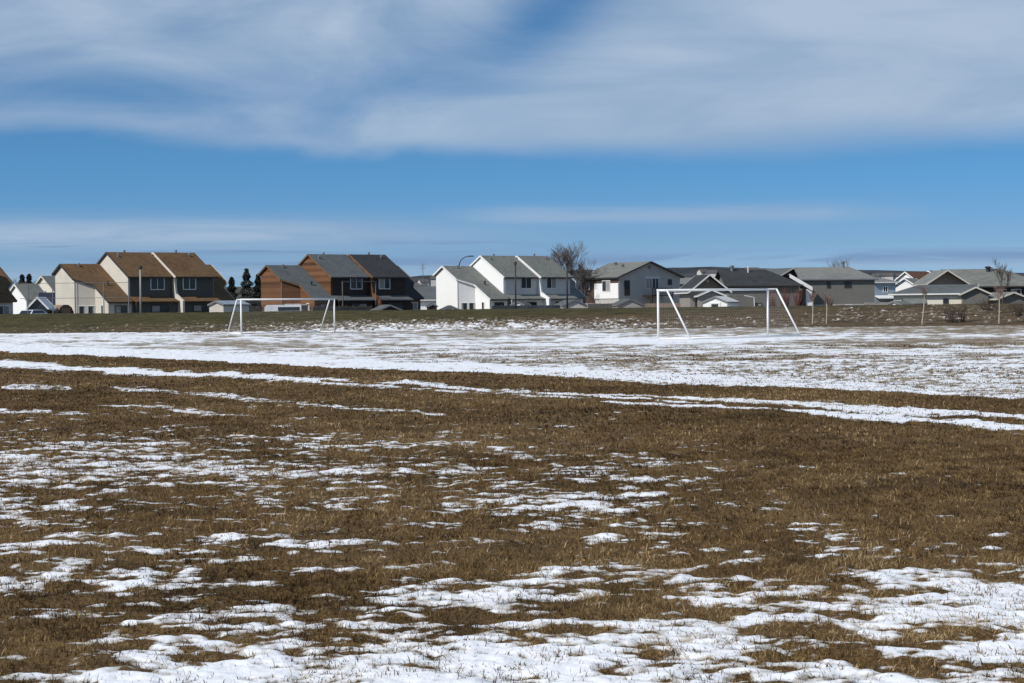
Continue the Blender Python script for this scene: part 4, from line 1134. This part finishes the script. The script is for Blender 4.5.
hyp = N.m('SQRT', N.m('ADD', N.m('MULTIPLY', dx, dx), N.m('MULTIPLY', dy, dy)))
E = N.m('MULTIPLY', N.m('DIVIDE', dz, N.m('MAXIMUM', hyp, .05)), F)                # elevation, in steps of 1/2190
tn = N.n('ShaderNodeMix', data_type='RGBA', blend_type='MULTIPLY'); tn.inputs[0].default_value = 1.0
nt.links.new(hsv.outputs[0], tn.inputs[6])
nt.links.new(N.mix(N.ss(E, 45., 135.), c4((.97, .97, .96)), c4((.73, 1.06, 1.14))), tn.inputs[7]); skyc = tn.outputs[2]
A_ = N.m('MULTIPLY', N.m('ARCTAN2', dx, dy), F)                                    # azimuth in the same unit, 0 straight ahead
cv = N.n('ShaderNodeCombineXYZ'); nt.links.new(N.m('DIVIDE', A_, 250.), cv.inputs[0]); nt.links.new(N.m('DIVIDE', E, 92.), cv.inputs[1])
wisps = N.noise(cv.outputs[0], 1.0, 8, .52, .7)
cv2 = N.n('ShaderNodeCombineXYZ'); nt.links.new(N.m('DIVIDE', A_, 900.), cv2.inputs[0]); nt.links.new(N.m('DIVIDE', E, 200.), cv2.inputs[1]); cv2.inputs[2].default_value = 4.2
large = N.noise(cv2.outputs[0], 1.0, 4, .5, .6)
cv3 = N.n('ShaderNodeCombineXYZ'); nt.links.new(N.m('DIVIDE', A_, 260.), cv3.inputs[0]); nt.links.new(N.m('DIVIDE', E, 16.), cv3.inputs[1]); cv3.inputs[2].default_value = 1.7
fib = N.noise(cv3.outputs[0], 1.0, 6, .6, .8)
def gauss(v, c, s):
    d = N.m('DIVIDE', N.m('SUBTRACT', v, c), s); return N.m('EXPONENT', N.m('MULTIPLY', N.m('MULTIPLY', d, d), -1.))
# lower edge of the big veil
edge = N.m('ADD', N.m('ADD', 152., N.m('MULTIPLY', gauss(A_, -520., 260.), 20.)), N.m('MULTIPLY', N.m('SUBTRACT', wisps, .5), N.ss(A_, -200., 300., 60., 30.)))
edge = N.m('ADD', edge, N.m('MULTIPLY', N.m('SUBTRACT', large, .5), 40.))
soft = N.m('ADD', N.ss(A_, -200., 300., 15., 34.), N.m('MULTIPLY', N.m('SUBTRACT', large, .5), 30.))
veil = N.ss(N.m('DIVIDE', N.m('SUBTRACT', E, edge), soft), -.3, 1.0)
gap = N.m('MULTIPLY', gauss(N.m('SUBTRACT', A_, N.m('MULTIPLY', N.m('SUBTRACT', E, 270.), .9)), 22., 62.), N.ss(E, 205., 285.))
gap2 = N.m('MULTIPLY', gauss(A_, -400., 190.), gauss(E, 218., 22.))
gap3 = N.m('MULTIPLY', gauss(A_, -90., 110.), gauss(E, 225., 32.))
thick = N.m('ADD', N.ss(A_, -300., 200., .70, .95), N.m('MULTIPLY', N.m('SUBTRACT', wisps, .5), N.ss(A_, -150., 250., 1.15, .35)))
thick = N.m('ADD', thick, N.m('MULTIPLY', N.m('SUBTRACT', fib, .5), .22))
thick = N.m('SUBTRACT', thick, N.m('MULTIPLY', gap, .80))
thick = N.m('SUBTRACT', thick, N.m('MULTIPLY', gap2, .45))
thick = N.m('SUBTRACT', thick, N.m('MULTIPLY', gap3, .25), clamp=True)
thick = N.m('ADD', N.m('MULTIPLY', thick, N.ss(E, 300., 700., 1.0, .4)), 0.0, clamp=True)
veil = N.m('MULTIPLY', veil, thick)
st = N.m('MULTIPLY', N.m('MULTIPLY', gauss(N.m('SUBTRACT', E, N.m('MULTIPLY', N.m('SUBTRACT', fib, .5), 16.)), 92., 8.), N.m('MULTIPLY', N.ss(A_, -130., 40.), N.ss(A_, 460., 250.))), .6)
st2 = N.m('MULTIPLY', N.m('MULTIPLY', gauss(E, 76., 15.), N.ss(A_, 120., -300.)), N.ss(fib, .25, .60, .40, .95))
low = N.m('MULTIPLY', gauss(E, 38., 12.), N.ss(fib, .35, .65, .15, .6))
cl = N.m('MAXIMUM', veil, N.m('MAXIMUM', st, N.m('MAXIMUM', st2, low)))
CB = 1.0
cloudc = N.mix(N.ss(wisps, .3, .7), c4((3.1*CB, 4.3*CB, 6.0*CB)), c4((4.1*CB, 5.2*CB, 6.7*CB)))
allc = N.mix(cl, skyc, cloudc)
# thin slate coloured bars just above the roofs
dark = N.m('MULTIPLY', N.m('MULTIPLY', gauss(E, 62., 5.), N.ss(fib, .48, .56)), N.ss(A_, 80., -80.))
dark2 = N.m('MULTIPLY', gauss(E, 47., 7.), N.ss(fib, .44, .60, 0, .8))
allc = N.mix(N.m('MULTIPLY', N.m('MAXIMUM', dark, dark2), .9), allc, c4((1.7*CB, 2.9*CB, 4.9*CB)))
bg = N.n('ShaderNodeBackground'); nt.links.new(allc, bg.inputs[0]); bg.inputs[1].default_value = .10
ow = N.n('ShaderNodeOutputWorld'); nt.links.new(bg.outputs[0], ow.inputs[0])

# ------------------------------------------------------------------ render settings
S.render.engine = 'CYCLES'
S.view_settings.view_transform = 'Standard'; S.view_settings.look = 'None'
S.view_settings.gamma = 1; S.view_settings.exposure = 0
S.render.resolution_x = 1024; S.render.resolution_y = 683
for o in S.objects:
    if '_w' in o: del o['_w']
